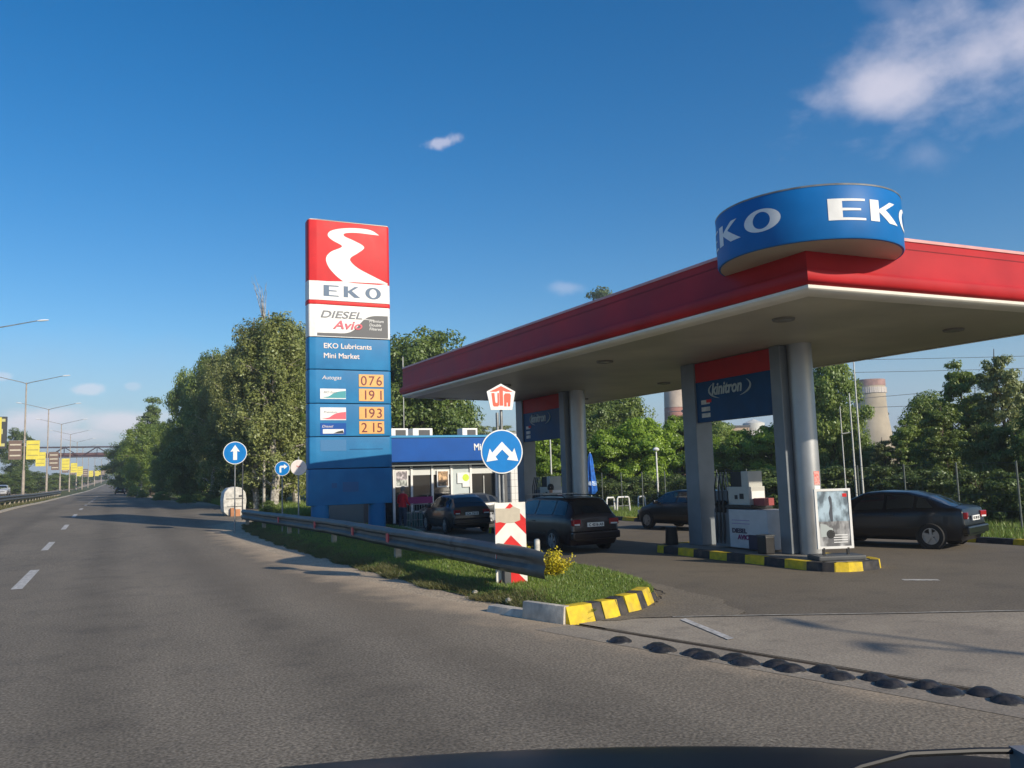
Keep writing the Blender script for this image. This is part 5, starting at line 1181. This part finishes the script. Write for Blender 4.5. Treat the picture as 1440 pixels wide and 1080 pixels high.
lampinfo = [(72, 1, 'nearest twin arm street lamp, only its right arm in view at the left edge'), (108, 1, 'twin arm street lamp with yellow banner on its right, nearest whole one'), (144, -1, 'twin arm street lamp second along, its yellow banner on the left'),
            (178, 1, 'twin arm street lamp third along the median'), (213, 1, 'twin arm street lamp fourth along the median'), (250, 1, 'twin arm street lamp fifth along, seen below the pipe bridge'), (290, -1, 'twin arm street lamp sixth along the median'), (332, 1, 'twin arm street lamp seventh along the median'), (378, 1, 'twin arm street lamp eighth along, low in the distance'), (425, -1, 'twin arm street lamp ninth along, near the brow of the road'), (470, 1, 'farthest twin arm street lamp at the brow of the road')]
for i, (y, bn, lb) in enumerate(lampinfo):
    street_lamp(MX+float(xs_(y)), y, 13.0 if i < 8 else 11.5, 3.6, R(-2), lb, bn)
street_lamp(16.1, -11.4, 9.0, .5, R(75), 'lower twin arm lamp behind the camera that shades the station entrance', 0)
# median guard rail
mg = empty('median_rail', (-8.2, 90, 0), 0, 'low grey steel rail along the central reservation', 'guard rail')
ys = [float(v) for v in np.arange(20, 172, 4)]; b = MB(); nP = len(full)
for y in ys:
    for (x, z) in full: b.v.append((-x*1.0, y-90, z+T(-8.2, y)+.05))
for i in range(len(ys)-1):
    for q in range(nP): b.f.append((i*nP+q, i*nP+(q+1) % nP, (i+1)*nP+(q+1) % nP, (i+1)*nP+q)); b.mi.append(0)
b.build('beam', railm, mg, smooth=True)
for y in ys: MB().box((-.08, y-90, .35+T(-8.2, y)), (.12, .12, .8)).build('post', postc, mg)
# hoarding at the far left edge
hx = float(atY(2, 620, 95)[0]); hb = empty('roadside_hoarding', (hx-.6, 95, T(-9, 95)), 0, 'dark framed hoarding with yellow strips at the very left edge', 'sign')
MB().tube([(0, 0, 0), (0, 0, 6)], .12, 8).build('post', steel, hb); MB().box((0, -.1, 6.6), (2.1, .2, 3.1)).build('board', mat('hoard_dark', (.04, .045, .05), .6), hb)
b = MB()
for z in (5.4, 7.8): b.box((0, -.21, z), (1.8, .02, .28))
b.box((0.2, -.21, 6.7), (1.0, .02, .5)); b.build('printed_strips', mat('strip_yel', (.5, .48, .2), .6), hb)
# pipe bridge over the road
tb = empty('pipe_bridge', (-10, 232, 0), 0, 'dark lattice girder pipe bridge crossing above the whole road', 'bridge')
zt, zb_ = 12.25, 9.9; xL, xR = -62, 44
b = MB()
for yv in (-.9, .9):
    b.box(((xL+xR)/2, yv, zt), (xR-xL, .28, .30)); b.box(((xL+xR)/2, yv, zb_), (xR-xL, .28, .30))
b.build('chords', truss, tb)
b = MB(); k = 0; x = xL
while x < xR-6:
    for yv in (-.9, .9):
        b.tube([(x, yv, zb_), (x+3.6, yv, zt)], .10, 5); b.tube([(x+3.6, yv, zt), (x+7.2, yv, zb_)], .10, 5); b.tube([(x+3.6, yv, zt), (x+3.6, yv, zb_)], .07, 5)
    x += 7.2
b.build('lattice', truss, tb)
MB().tube([(xL, 0, zb_+.55), (xR, 0, zb_+.55)], .42, 12).build('pipe', mat('pipe_rust', (.12, .06, .06), .7, var=.3, vscale=.3), tb, smooth=True)
for x in (-38, 3.6*0-8.6+.0, 24):
    b = MB()
    for yv in (-.9, .9): b.box((x, yv, zb_/2+.4), (.5, .35, zb_+.8))
    b.build('trestle', truss, tb) if x != -8.6 else MB().box((x+.6, 0, (zt+zb_)/2), (1.5, 1.9, 2.3)).build('joint_box', truss, tb)

# ------------------------------------------------------------------ distant works: chimney, cooling tower, sheds, wires
def far_px(px, Y): return float(atY(px, 600, Y)[0])
Yc = 190; cxx = far_px(950, Yc); rr = 2.5*Yc/190
ch = empty('factory_chimney', (cxx, Yc, 0), 0, 'tall red and white banded factory chimney behind the trees', 'chimney'); zt_ = 52
for k in range(8):
    z0, z1 = k*6.5, k*6.5+6.4; f_ = lambda z: 3.4-1.5*z/zt_
    MB().lathe([(f_(z0), z0), (f_(z1), z1)], 32).build('band', mat('chim_pale', (.46, .38, .31), .8, var=.2, vscale=.5) if k % 2 else mat('chim_red', (.36, .17, .13), .8, var=.2, vscale=.5), ch, smooth=True)
MB().lathe([(0, 0), (1.8, 0)], 24).build('cap', darkgrey, ch, loc=(0, 0, 51))
Yt = 215; txx = float(atY(1226, 600, Yt)[0]); dist = np.linalg.norm([txx, Yt]); zt_ = float(atY(1226, 535, Yt)[2]); pxm = dist*math.cos(math.atan2(txx, Yt)-YAW)/FPX
r_top = 21.5*pxm
ct_ = empty('cooling_tower', (txx, Yt, 0), 0, 'pale concrete cooling tower with a dull red rim rising behind the right-hand trees', 'cooling tower')
pr = [(r_top*(1.0+1.0*max(0, (1-z/zt_)-.25)**1.6), z) for z in np.linspace(0, zt_*.93, 14)]
MB().lathe(pr, 48).build('shell', mat('tower_shell', (.50, .42, .30), .85, var=.3, vscale=.12, dirt=.2), ct_, smooth=True)
MB().lathe([(r_top*1.02, zt_*.93), (r_top*1.02, zt_), (r_top*.95, zt_), (r_top*.95, zt_*.9)], 48).build('rim', mat('tower_rim', (.42, .24, .20), .8, var=.35, vscale=.4), ct_, smooth=True)
b = MB()
for k in range(26):
    a = 2*math.pi*k/26; b.box((r_top*1.025*math.cos(a), r_top*1.025*math.sin(a), zt_*.88), (.25, 2.2, 2.0), rz=a)
b.build('painted_squares', mat('tower_sq', (.58, .52, .46), .8), ct_)
bx = far_px(1034, 160); fb_ = empty('factory_shed', (bx, 160, 0), R(-20), 'tan works building with a white silo glimpsed under the navy hoarding', 'building')
MB().box((-3, 0, 6), (9, 10, 12)).build('wall', mat('shed_tan', (.45, .33, .24), .8, var=.2, vscale=.3), fb_); MB().box((-3, 0, 12.1), (9.5, 10.5, .4)).build('roof', darkgrey, fb_)
MB().lathe([(2.6, 0), (2.6, 13), (0, 14)], 24, (4.6, 0, 0)).build('silo', mat('silo_white', (.62, .62, .58), .6, var=.1, vscale=.4), fb_, smooth=True)
for z in (4, 7.5, 10.3):
    for x in (-6, -4, -2, 0): MB().box((x, -5.02, z), (1.1, .06, 1.3)).build('window', shopglass, fb_)
dx = far_px(972, 175); MB().lathe([(2.0, 0), (2.0, 17), (2.3, 17.1), (2.3, 17.6), (0, 18.4)], 20).build('storage_tank', mat('tank_dark', (.07, .09, .10), .6, var=.2, vscale=.5), label='dark upright tank just right of the banded chimney', cat='tank', loc=(dx, 175, 0), smooth=True)
wires = [((1100, 502), (1500, 494)), ((1100, 520), (1500, 511)), ((1150, 560), (1500, 528)), ((1150, 570), (1500, 556))]
for i, (a, c) in enumerate(wires):
    p, q = Vector(atY(*a, 70)), Vector(atY(*c, 58)); p, q = p+(p-q)*.6, q+(q-p)*.6
    pts = [p.lerp(q, t)+Vector((0, 0, -1.0*4*t*(1-t)*.5)) for t in np.linspace(0, 1, 13)]
    MB().tube(pts, .028, 4).build('power_cable', mat('cable', (.10, .11, .13), .6), label='dark power cable, ' + ['topmost', 'second from the top', 'third from the top', 'lowest'][i] + ' of the four across the right-hand sky', cat='cable', group='power cables above the right-hand trees')

# ------------------------------------------------------------------ air
hz = MB().box((0, 660, 29), (2500, 1560, 64)).build('haze', mat('haze_surface', (1, 1, 1)), kind='stuff', label='faint morning haze over the whole place')
hm = MATS['haze_surface']; ht = hm.node_tree; ht.nodes.clear(); ho = ht.nodes.new('ShaderNodeOutputMaterial'); hv = ht.nodes.new('ShaderNodeVolumePrincipled')
hv.inputs['Color'].default_value = (0.80, 0.88, 1.0, 1); hv.inputs['Density'].default_value = 0.0006; hv.inputs['Anisotropy'].default_value = 0.1; ht.links.new(hv.outputs[0], ho.inputs['Volume'])

# ------------------------------------------------------------------ vegetation
def quads_mesh(name, C, Nn, size, m, lv, elong=1.5, hang=0.0):
    n = len(C); a = rng.normal(size=(n, 3)); Nn = Nn/np.linalg.norm(Nn, axis=1, keepdims=True)
    if hang: a = a*(1-hang)+np.array([0, 0, -1.0])*hang*2
    t = a-Nn*np.sum(a*Nn, axis=1, keepdims=True); t /= np.linalg.norm(t, axis=1, keepdims=True)+1e-9; bb = np.cross(Nn, t)
    s = size*rng.uniform(.6, 1.35, (n, 1)); V = np.stack([C-t*s*elong*.5, C+bb*s*.42+Nn*s*.06, C+t*s*elong*.5, C-bb*s*.42+Nn*s*.06], 1)
    me = bpy.data.meshes.new(name); me.vertices.add(4*n); me.vertices.foreach_set('co', V.ravel()); me.loops.add(4*n); me.loops.foreach_set('vertex_index', np.arange(4*n, dtype=np.int32))
    me.polygons.add(n); me.polygons.foreach_set('loop_start', np.arange(0, 4*n, 4, dtype=np.int32)); me.update(calc_edges=True)
    at = me.attributes.new('lv', 'FLOAT', 'POINT'); at.data.foreach_set('value', np.repeat(lv, 4).astype(np.float32)); me.materials.append(m); return me
def tree_proto(seed, H, Rr, base, shape, leafm, barkm, nclump, per, leaf=.17, clump=.75, hang=0, white=False, limbs=14, spread=1.0, gaps=0.25):
    g = np.random.default_rng(seed)
    def rp(t):   # crown radius by relative height
        if shape == 'round': return Rr*np.sin(np.pi*np.clip(t, 0, 1)**.75)**.65
        if shape == 'birch': return Rr*np.sin(np.pi*np.clip(t, .02, 1)**.85)**.6
        if shape in ('poplar', 'airy'): return Rr*(np.sin(np.pi*np.clip(t, 0, 1)**.6)**.6)
        return Rr*np.sin(np.pi*np.clip(t, 0, 1)**.5)**.5
    b = MB(); top = np.array([g.normal(0, .03)*H, g.normal(0, .03)*H, H*.97]); tp = [np.array([0, 0, -.2])]
    for k in range(1, 7): f_ = k/6; tp.append(np.array([0, 0, 0])*(1-f_)+top*f_+np.array([g.normal(0, .012*H), g.normal(0, .012*H), 0])*(1 if k < 6 else 0))
    r0_ = .018*H+.03; b.tube([tuple(p) for p in tp], [r0_*(1-.93*k/6)+.008 for k in range(7)], 8)
    tips = []
    def trunk(z): f_ = np.clip(z/(H*.97), 0, 1)*6; i = min(int(f_), 5); return tp[i]+(tp[i+1]-tp[i])*(f_-i)
    lob = g.uniform(.72, 1.18, 9); ph = g.uniform(0, 6.28)
    for k in range(limbs):
        z0 = base*.7+(H*.86-base*.7)*(k+g.uniform(0, .8))/limbs; a = k*2.4+g.normal(0, .3); t = (z0-base)/(H-base); s0 = trunk(z0); 
        rise = (.5 if shape != 'poplar' else 1.5)+.5*max(t, 0); ln = max(rp(min(max(t+.15, .08), .95))*g.uniform(.75, 1.0), .5)
        e = s0+np.array([math.cos(a)*ln, math.sin(a)*ln, ln*rise*.8]); m_ = (s0+e)/2+np.array([0, 0, .12*ln]); 
        b.tube([tuple(s0), tuple(m_), tuple(e)], [max(.30*r0_*(1-t*.7), .012)*1.3, max(.2*r0_*(1-t*.7), .01), .006], 5); tips.append(e)
        for _ in range(3):
            f_ = g.uniform(.35, .95); q = s0+(e-s0)*f_; dv = g.normal(size=3); dv[2] = abs(dv[2])*.6; dv /= np.linalg.norm(dv); e2 = q+dv*ln*.45
            b.tube([tuple(q), tuple(e2)], [.018, .005], 4); tips.append(e2)
    C = []; N_ = []; LV = []
    cen = []; lobes = []
    nl = {'round': 13, 'birch': 20, 'poplar': 9, 'bush': 8, 'airy': 18}[shape]
    for k in range(nl):
        t = (k+.5)/nl*(.80 if shape != 'bush' else .6)+.10+g.uniform(-.05, .05); a = k*2.4+g.uniform(-.5, .5); rr_ = rp(t)*g.uniform(.30, .62)*(1 if k < nl-1 else .3)
        lr = Rr*g.uniform(*{'poplar': (.6, .8), 'birch': (.24, .42), 'airy': (.28, .48), 'round': (.32, .50)}.get(shape, (.36, .52))); z = base+(H-base)*t
        lobes.append((trunk(z)*[1, 1, 0]+np.array([math.cos(a)*rr_, math.sin(a)*rr_, min(z, H-lr*.9)]), lr))
    for _ in range(nclump):
        lc, lr = lobes[g.integers(nl)]; dv = g.normal(size=3); dv /= np.linalg.norm(dv); q = g.uniform(.35, 1)**.5
        p = lc+dv*lr*q*np.array([1, 1, 1.15]); 
        if p[2] < .3: p[2] = .3+g.uniform(0, .5)
        cen.append((p, q))
    for e in tips: cen.append((e, .9))
    for p, edge in cen:
        cr = clump*g.uniform(.55, 1.25)*(.8+.2*Rr/3); k = int(per*g.uniform(.5, 1.4)*(1.0 if g.random() > gaps else .35))
        if k < 3: continue
        dv = g.normal(size=(k, 3)); dv /= np.linalg.norm(dv, axis=1, keepdims=True); rad = cr*g.uniform(.25, 1, (k, 1))**.6
        pts = p+dv*rad*np.array([1, 1, .62+hang*1.1])
        if hang: pts[:, 2] -= np.abs(g.normal(0, .5*hang, k))*cr
        out = pts*[1, 1, 0]; out = out/(np.linalg.norm(out, axis=1, keepdims=True)+1e-6)
        C.append(pts); N_.append(dv*.7+out*.3+np.array([0, 0, .45])+g.normal(0, .45, (k, 3))); LV.append(np.clip(g.normal(.35, .25, k)+(g.uniform(-.25, .35)), 0, 1))
    C = np.concatenate(C); N_ = np.concatenate(N_); LV = np.concatenate(LV); keep = C[:, 2] > .15
    crown = quads_mesh('crown', C[keep], N_[keep], leaf, leafm, LV[keep], 1.5, hang*.6)
    tmp = b.build('trunk', barkm, smooth=True); tme_ = tmp.data; bpy.data.objects.remove(tmp); return tme_, crown
PR = {}
PR['birch'] = tree_proto(11, 14.5, 3.3, 1.6, 'birch', L_birch, birchbark, 165, 190, .13, .62, hang=.55, limbs=26, gaps=.35)
PR['birch2'] = tree_proto(12, 12, 2.6, 1.2, 'birch', L_mid, birchbark, 140, 210, .125, .70, hang=.4, limbs=12)
PR['round'] = tree_proto(21, 9, 3.6, .8, 'round', L_dark, bark, 170, 220, .135, .80)
PR['round2'] = tree_proto(22, 8, 3.4, .6, 'round', L_mid, bark, 160, 220, .135, .80)
PR['maple'] = tree_proto(31, 6.8, 3.0, .5, 'round', L_bright, bark, 170, 200, .15, .66, gaps=.15)
PR['grey'] = tree_proto(41, 8, 1.9, .5, 'airy', L_grey, bark, 120, 130, .105, .40, limbs=24, gaps=.35)
PR['grey2'] = tree_proto(43, 8, 2.0, .5, 'airy', L_mid, bark, 120, 130, .105, .42, limbs=24, gaps=.35)
PR['poplar'] = tree_proto(51, 16, 1.6, 1.5, 'poplar', L_dark, bark, 120, 170, .16, .75)
PR['bush'] = tree_proto(61, 2.6, 2.0, .05, 'bush', L_hedge, bark, 75, 150, .11, .5, limbs=6)
PR['bush2'] = tree_proto(62, 2.2, 1.9, .05, 'bush', L_mid, bark, 65, 150, .10, .48, limbs=6)
def tree(kind, px, Y, ptop, label, name='tree', cat='tree', wscale=1.0, rz=None, x=None, group=None, h=None):
    H0 = {'birch': 14.5, 'birch2': 12, 'round': 9, 'round2': 8, 'maple': 6.8, 'grey': 8, 'grey2': 8, 'poplar': 16, 'bush': 2.6, 'bush2': 2.2}[kind]
    p = atY(px, ptop, Y); X = float(p[0]) if x is None else x; zg = T(X, Y); hh = h or float(p[2])-zg; s = hh/H0
    o = empty(name, (X, Y, zg), rz if rz is not None else random.uniform(0, 6.28), label, cat, group); tm, cm = PR[kind]
    sw = s*wscale
    inst(tm, 'trunk', o, sc=(sw, sw, s)); c = inst(cm, 'crown', o, sc=(sw, sw, s)); c['kind'] = 'stuff'; return o
G1 = 'trees of the roadside wood'; G2 = 'trees behind the station'; G3 = 'trees left of the road'
tree('birch', 385, 57, 426, 'tall pale barked birch standing behind the small road signs', 'birch_tree', wscale=1.05, group=G1, rz=.5)
tree('birch', 362, 59, 440, 'second tall birch touching the tallest one', 'birch_tree', wscale=.8, group=G1, rz=2.5)
tree('birch', 415, 61, 446, 'tall birch between the tallest one and the price tower', 'birch_tree', wscale=.8, group=G1, rz=4.1)
tree('birch', 326, 72, 478, 'broad birch just left of the tallest birch', 'birch_tree', wscale=.85, group=G1)
tree('birch2', 418, 60, 470, 'birch half hidden by the left edge of the price tower', 'birch_tree', group=G1)
tree('birch', 299, 78, 490, 'birch with drooping crown, above the white container', 'birch_tree', wscale=.75, group=G1)
tree('round', 292, 84, 560, 'dark round tree filling the wood left of the white container', group=G1, wscale=1.0)
tree('round2', 264, 98, 526, 'mid green tree on the left shoulder of the wood', group=G1, wscale=.45)
tree('round', 268, 84, 600, 'low dark tree at the front of the wood above the grass bank', group=G1, wscale=.9)
tree('round', 338, 66, 600, 'dark undergrowth tree below the birches', group=G1, wscale=1.0)
tree('round', 400, 62, 600, 'dark tree low behind the right-turn sign', group=G1, wscale=1.0)
tree('birch2', 232, 115, 588, 'slim birch on the left flank of the wood', 'birch_tree', group=G1, wscale=.9)
tree('poplar', 217, 150, 557, 'narrow dark poplar rising behind the left end of the wood', 'poplar_tree', group=G1, wscale=1.1)
tree('birch2', 197, 125, 588, 'light green tree next to the far road edge', group=G1, wscale=1.2)
tree('round2', 186, 165, 620, 'rounded tree overhanging the far right lane', group=G1, wscale=1.2)
tree('round', 178, 205, 640, 'dark small tree under the pipe bridge end', group=G1, wscale=1.4)
tree('round', 212, 140, 630, 'dark tree at the edge of the far lane', group=G1, wscale=1.1)
tree('round', 238, 108, 618, 'dark tree behind the left grass bank', group=G1, wscale=.9)
tree('round2', 296, 92, 500, 'tall mid green tree in the second row of the wood', group=G1, wscale=.5)
tree('round', 445, 62, 520, 'dark tree showing between the birches and the price tower', group=G1, wscale=.8)
for i, (px, Y, tp_, k, ws_, lb) in enumerate([(200, 118, 690, 'bush2', 1.0, 'yellow green bush near the far road edge'), (228, 92, 692, 'bush2', 1.3, 'sunlit low bush on the bank, left one'), (262, 76, 696, 'bush2', 1.3, 'sunlit low bush on the bank, middle one'), (298, 74, 692, 'bush', 1.2, 'dark low bush left of the white container'), (352, 60, 690, 'bush', 1.2, 'dark bush under the birches behind the rail'), (378, 52, 706, 'bush2', 1.0, 'small light bush at the foot of the birch'), (188, 130, 684, 'bush', 1.0, 'small dark bush at the far lane edge')]):
    tree(k, px, Y, tp_, lb, 'bush', 'bush', ws_, group='bushes along the roadside wood')
# bare twigs on the tallest birch
x_, y_ = atY(372, 420, 57)[0], 57
b = MB()
for i in range(7):
    a = random.uniform(0, 6.28); b.tube([(x_, y_, 12.6), (x_+.5*math.cos(a)*.6+random.uniform(-.4, .1), y_+.3*math.sin(a), 14.3+random.random()*1.2), (x_+1.0*math.cos(a)*.6-.3, y_+.5*math.sin(a), 15.2+random.random()*1.3)], [.03, .018, .006], 4)
b.tube([(x_, y_, T(x_, y_)), (x_, y_, 12.7)], [.1, .03], 6)
b.build('dead_birch', birchbark, label='bare whitish dead birch whose twigs stick out above the wood', cat='tree')
# behind the market and the station
tree('round', 590, 58, 470, 'tall dark tree behind the market next to the price tower', group=G2, wscale=.85)
tree('round', 565, 64, 490, 'dark tree half hidden behind the price tower', group=G2, wscale=.9)
tree('round2', 622, 66, 520, 'dark green tree behind the market roof units', group=G2, wscale=.7)
tree('grey', 672, 120, 585, 'hazy tree far beyond the market roof', group=G2, wscale=1.6)
tree('grey', 706, 125, 592, 'second hazy tree far beyond the market roof', group=G2, wscale=1.6)
tree('poplar', 849, 150, 402, 'lone dark tree top rising above the canopy edge', 'poplar_tree', group=G2, wscale=1.0)
tree('round', 835, 58, 556, 'dark tree behind the bright ones, right of the far columns', group=G2, wscale=.9)
tree('round2', 880, 60, 552, 'green tree with its top against the canopy edge', group=G2, wscale=.9)
tree('maple', 770, 49, 600, 'bright green tree seen between the far columns', group=G2, wscale=1.1)
tree('maple', 851, 47, 604, 'bright green tree right behind the parasol', group=G2, wscale=1.1)
tree('maple', 903, 46, 588, 'bright green tree behind the short lamp post', group=G2, wscale=1.1)
tree('maple', 955, 50, 584, 'bright green tree left of the near square pillar', group=G2, wscale=1.2)
tree('round2', 1000, 70, 585, 'olive tree glimpsed by the works chimney', group=G2, wscale=1.0)
tree('maple', 1040, 44, 606, 'bright green tree under the navy hoarding, left', group=G2, wscale=1.15)
tree('maple', 1082, 42, 598, 'bright green tree under the navy hoarding, right', group=G2, wscale=1.1)
tree('round2', 1020, 58, 598, 'green tree in the gap between the near columns', group=G2, wscale=1.1)
tree('round', 815, 50, 632, 'low dark tree behind the parasol', group=G2, wscale=1.2)
tree('round', 742, 60, 610, 'dark tree behind the tiled pillar', group=G2, wscale=1.2)
tree('round2', 1162, 36, 504, 'tall tree just right of the near round column', group=G2, wscale=.62)
tree('birch2', 1196, 38, 566, 'olive tree in front of the cooling tower', group=G2, wscale=.75)
tree('round2', 1140, 40, 540, 'green tree directly behind the near round column', group=G2, wscale=.8)
tree('grey', 1240, 31, 612, 'greyish small tree below the cooling tower', group=G2, wscale=1.2)
tree('round', 1215, 34, 632, 'dark low tree behind the pale masts', group=G2, wscale=1.3)
tree('grey2', 1275, 30, 588, 'slender tree right of the cooling tower', group=G2, wscale=1.0)
tree('round2', 1305, 30, 556, 'leafy tree above the roof of the black liftback', group=G2, wscale=.75)
tree('grey2', 1325, 25, 560, 'slim mid green tree left of the tall feathery pair', group=G2, wscale=1.0)
tree('grey', 1378, 28, 540, 'greyish tree between the tall feathery pair', group=G2, wscale=1.1)
tree('grey2', 1348, 26, 503, 'tall feathery tree, left one of the tall pair at the right edge', group=G2, wscale=.85)
tree('grey', 1402, 24, 484, 'tallest feathery tree at the right edge', group=G2, wscale=.85)
tree('grey', 1448, 25, 525, 'feathery tree cut by the right picture edge', group=G2, wscale=1.1)
tree('round', 1340, 26, 600, 'dark tree low between the fence posts', group=G2, wscale=1.0)
tree('round', 1400, 22, 600, 'dark tree behind the last fence post', group=G2, wscale=1.0)
tree('round2', 1475, 20, 560, 'tree outside the right edge of the fence', group=G2, wscale=1.0)
for i, (px, Y, tp_, k, ws_, lb) in enumerate([(760, 42, 672, 'bush', 1.2, 'hedge bush beyond the far pump'), (800, 43, 670, 'bush', 1.3, 'hedge bush left of the parasol'), (850, 42.5, 676, 'bush', 1.3, 'hedge bush right of the parasol'), (900, 43, 672, 'bush', 1.3, 'hedge bush behind the short lamp post'), (945, 40, 672, 'bush', 1.3, 'hedge bush behind the black car'), (985, 37, 668, 'bush', 1.4, 'hedge bush by the near square pillar'), (1040, 33, 668, 'bush', 1.4, 'hedge bush behind the near pump'), (1090, 30, 662, 'bush', 1.4, 'hedge bush left of the near round column'), (1150, 28, 664, 'bush', 1.3, 'hedge bush behind the poster stand'), (1200, 27, 662, 'bush', 1.3, 'hedge bush at the foot of the pale masts'), (1255, 24.5, 660, 'bush', 1.2, 'hedge bush behind the liftback bonnet'), (1310, 22.5, 664, 'bush', 1.2, 'hedge bush behind the liftback tail'), (1372, 20, 668, 'bush', 1.1, 'hedge bush between the last two fence posts'), (1430, 18, 668, 'bush', 1.1, 'hedge bush at the right edge')]):
    tree(k, px, Y, tp_, lb, 'bush', 'bush', ws_, group='bushes along the wire fence')
# left of the road
tree('round', 27, 190, 606, 'tall dark tree left of the first banner', group=G3, wscale=.75)
tree('round', 5, 150, 668, 'dark wide tree at the left edge beyond the median rail', group=G3, wscale=1.8)
tree('round', 28, 160, 662, 'dark tree behind the first lamp post', group=G3, wscale=1.6)
tree('round', 55, 190, 664, 'dark tree between the first two lamp posts', group=G3, wscale=1.7)
tree('round2', 78, 240, 666, 'green tree behind the second lamp post', group=G3, wscale=2.0)
tree('round2', 100, 300, 668, 'pale green tree far along the left side', group=G3, wscale=2.2)
tree('round', 122, 400, 668, 'distant tree just below the pipe bridge', group=G3, wscale=2.4)
tree('round', 140, 520, 664, 'most distant tree at the brow of the road', group=G3, wscale=3.0)
for i, (px, Y) in enumerate([(-20, 130), (10, 140), (40, 165), (66, 205), (88, 265)]):
    tree('bush', px, Y, 684 if i < 4 else 676, ['hedge bush at the far left edge', 'hedge bush behind the white car', 'hedge bush beyond the first lamp post', 'hedge bush beyond the second lamp post', 'hedge bush beyond the third lamp post'][i], 'bush', 'bush', 2.2, group='bushes left of the road')
# distant woodland belt closing the horizon
C = []; 
for _ in range(26000):
    a = rng.uniform(-1.0, 1.35); d = rng.uniform(330, 520); X, Y = d*math.sin(a), d*math.cos(a)
    if -30 < X < 32 and Y > 200: continue
    C.append((X, Y, 4+abs(rng.normal(0, 5))*(.7+.5*math.sin(a*17))))
C = np.array(C); me = quads_mesh('far_wood', C, rng.normal(size=C.shape)+[0, -.6, .5], 3.2, leaf_mat('leaf_far', (0.088, 0.128, 0.064), (0.128, 0.160, 0.080), (0.080, 0.104, 0.056)), rng.uniform(0, 1, len(C)), 1.2)
inst(me, 'far_wood', label='low distant woodland along the horizon', cat='woodland', kind='stuff')
# yellow shrub on the island
ys_ = grd(778, 820); o = empty('yellow_shrub', (float(ys_[0]), float(ys_[1]), .12), 0, 'bright yellow leaved shrub spilling out past the rail end', 'shrub')
C = []; N_ = []; stems = MB()
for k in range(46):
    a = random.uniform(0, 6.28); r_ = random.uniform(.05, .42); hx_ = random.uniform(.25, .50)*(1.15-r_); e = np.array([r_*1.15*math.cos(a), r_*.9*math.sin(a), hx_]); stems.tube([(0, 0, 0), tuple(e*.55+[0, 0, .08]), tuple(e)], [.008, .006, .003], 4)
    for j in range(60):
        f_ = random.uniform(.3, 1.05); C.append(e*f_+rng.normal(0, .035, 3)); N_.append(rng.normal(size=3)+[0, -.3, .8])
C = np.array(C); N_ = np.array(N_); me = quads_mesh('foliage', C, N_, .035, L_yellow, rng.beta(1, 3, len(C)), 1.4); c = inst(me, 'foliage', o); c['kind'] = 'stuff'; stems.build('stems', bark, o)
o2 = copy_tree(o); o2.location = (float(ys_[0])-.35, float(ys_[1])+.55, .12); o2.rotation_euler.z = 2; o2.scale = (.8, .8, 1.15); tag(o2, 'upright yellow shrub directly behind the flared rail end')

# ------------------------------------------------------------------ the vehicle the photograph is taken from: bonnet and wiper
vh = empty('own_vehicle', (0, 0, 0), -YAW, 'dark glossy bonnet and wiper of the vehicle in the foreground, along the bottom edge', 'vehicle')
b = MB(); nx, ny = 28, 12
for j in range(ny+1):
    for i in range(nx+1):
        u = -1+2*i/nx; v = j/ny; x = u*.95+.07; y = .62+.62*v*(1-.10*u*u); z = 1.768-.03*v*v-.045*u*u*u*u-.05*u*u-.12*max(0, v-.75)**2*4
        b.v.append((x, y, z))
for j in range(ny+1):
    pass
for j in range(ny):
    for i in range(nx): a = j*(nx+1)+i; b.f.append((a, a+1, a+nx+2, a+nx+1)); b.mi.append(0)
k = len(b.v)
for i in range(nx+1): x, y, z = b.v[ny*(nx+1)+i]; b.v.append((x*.98, y+.05, z-.12)); 
for i in range(nx+1): x, y, z = b.v[k+i]; b.v.append((x, y+.01, 1.0))
for i in range(nx): b.f.append((ny*(nx+1)+i, ny*(nx+1)+i+1, k+i+1, k+i)); b.f.append((k+i, k+i+1, k+nx+2+i, k+nx+1+i)); b.mi += [0, 0]
b.build('bonnet', mat('bonnet_paint', (.004, .005, .006), .38, spec=.15), vh, smooth=True)
wa = [(.34, .985, 1.748), (.38, .99, 1.762), (.44, 1.0, 1.771), (.52, 1.0, 1.772), (.60, 1.0, 1.770), (.85, 1.0, 1.760)]
b = MB(); b.tube(wa, .0038, 8); b.build('wiper_arm', black, vh, smooth=True)
b = MB(); b.box((.575, .98, 1.76), (.035, .05, .03)); b.lathe([(0, .02), (.02, .02), (.03, 0)], 14, (.63, .95, 1.745)); b.build('wiper_pivot', mat('pivot_grey', (.15, .16, .17), .4), vh)
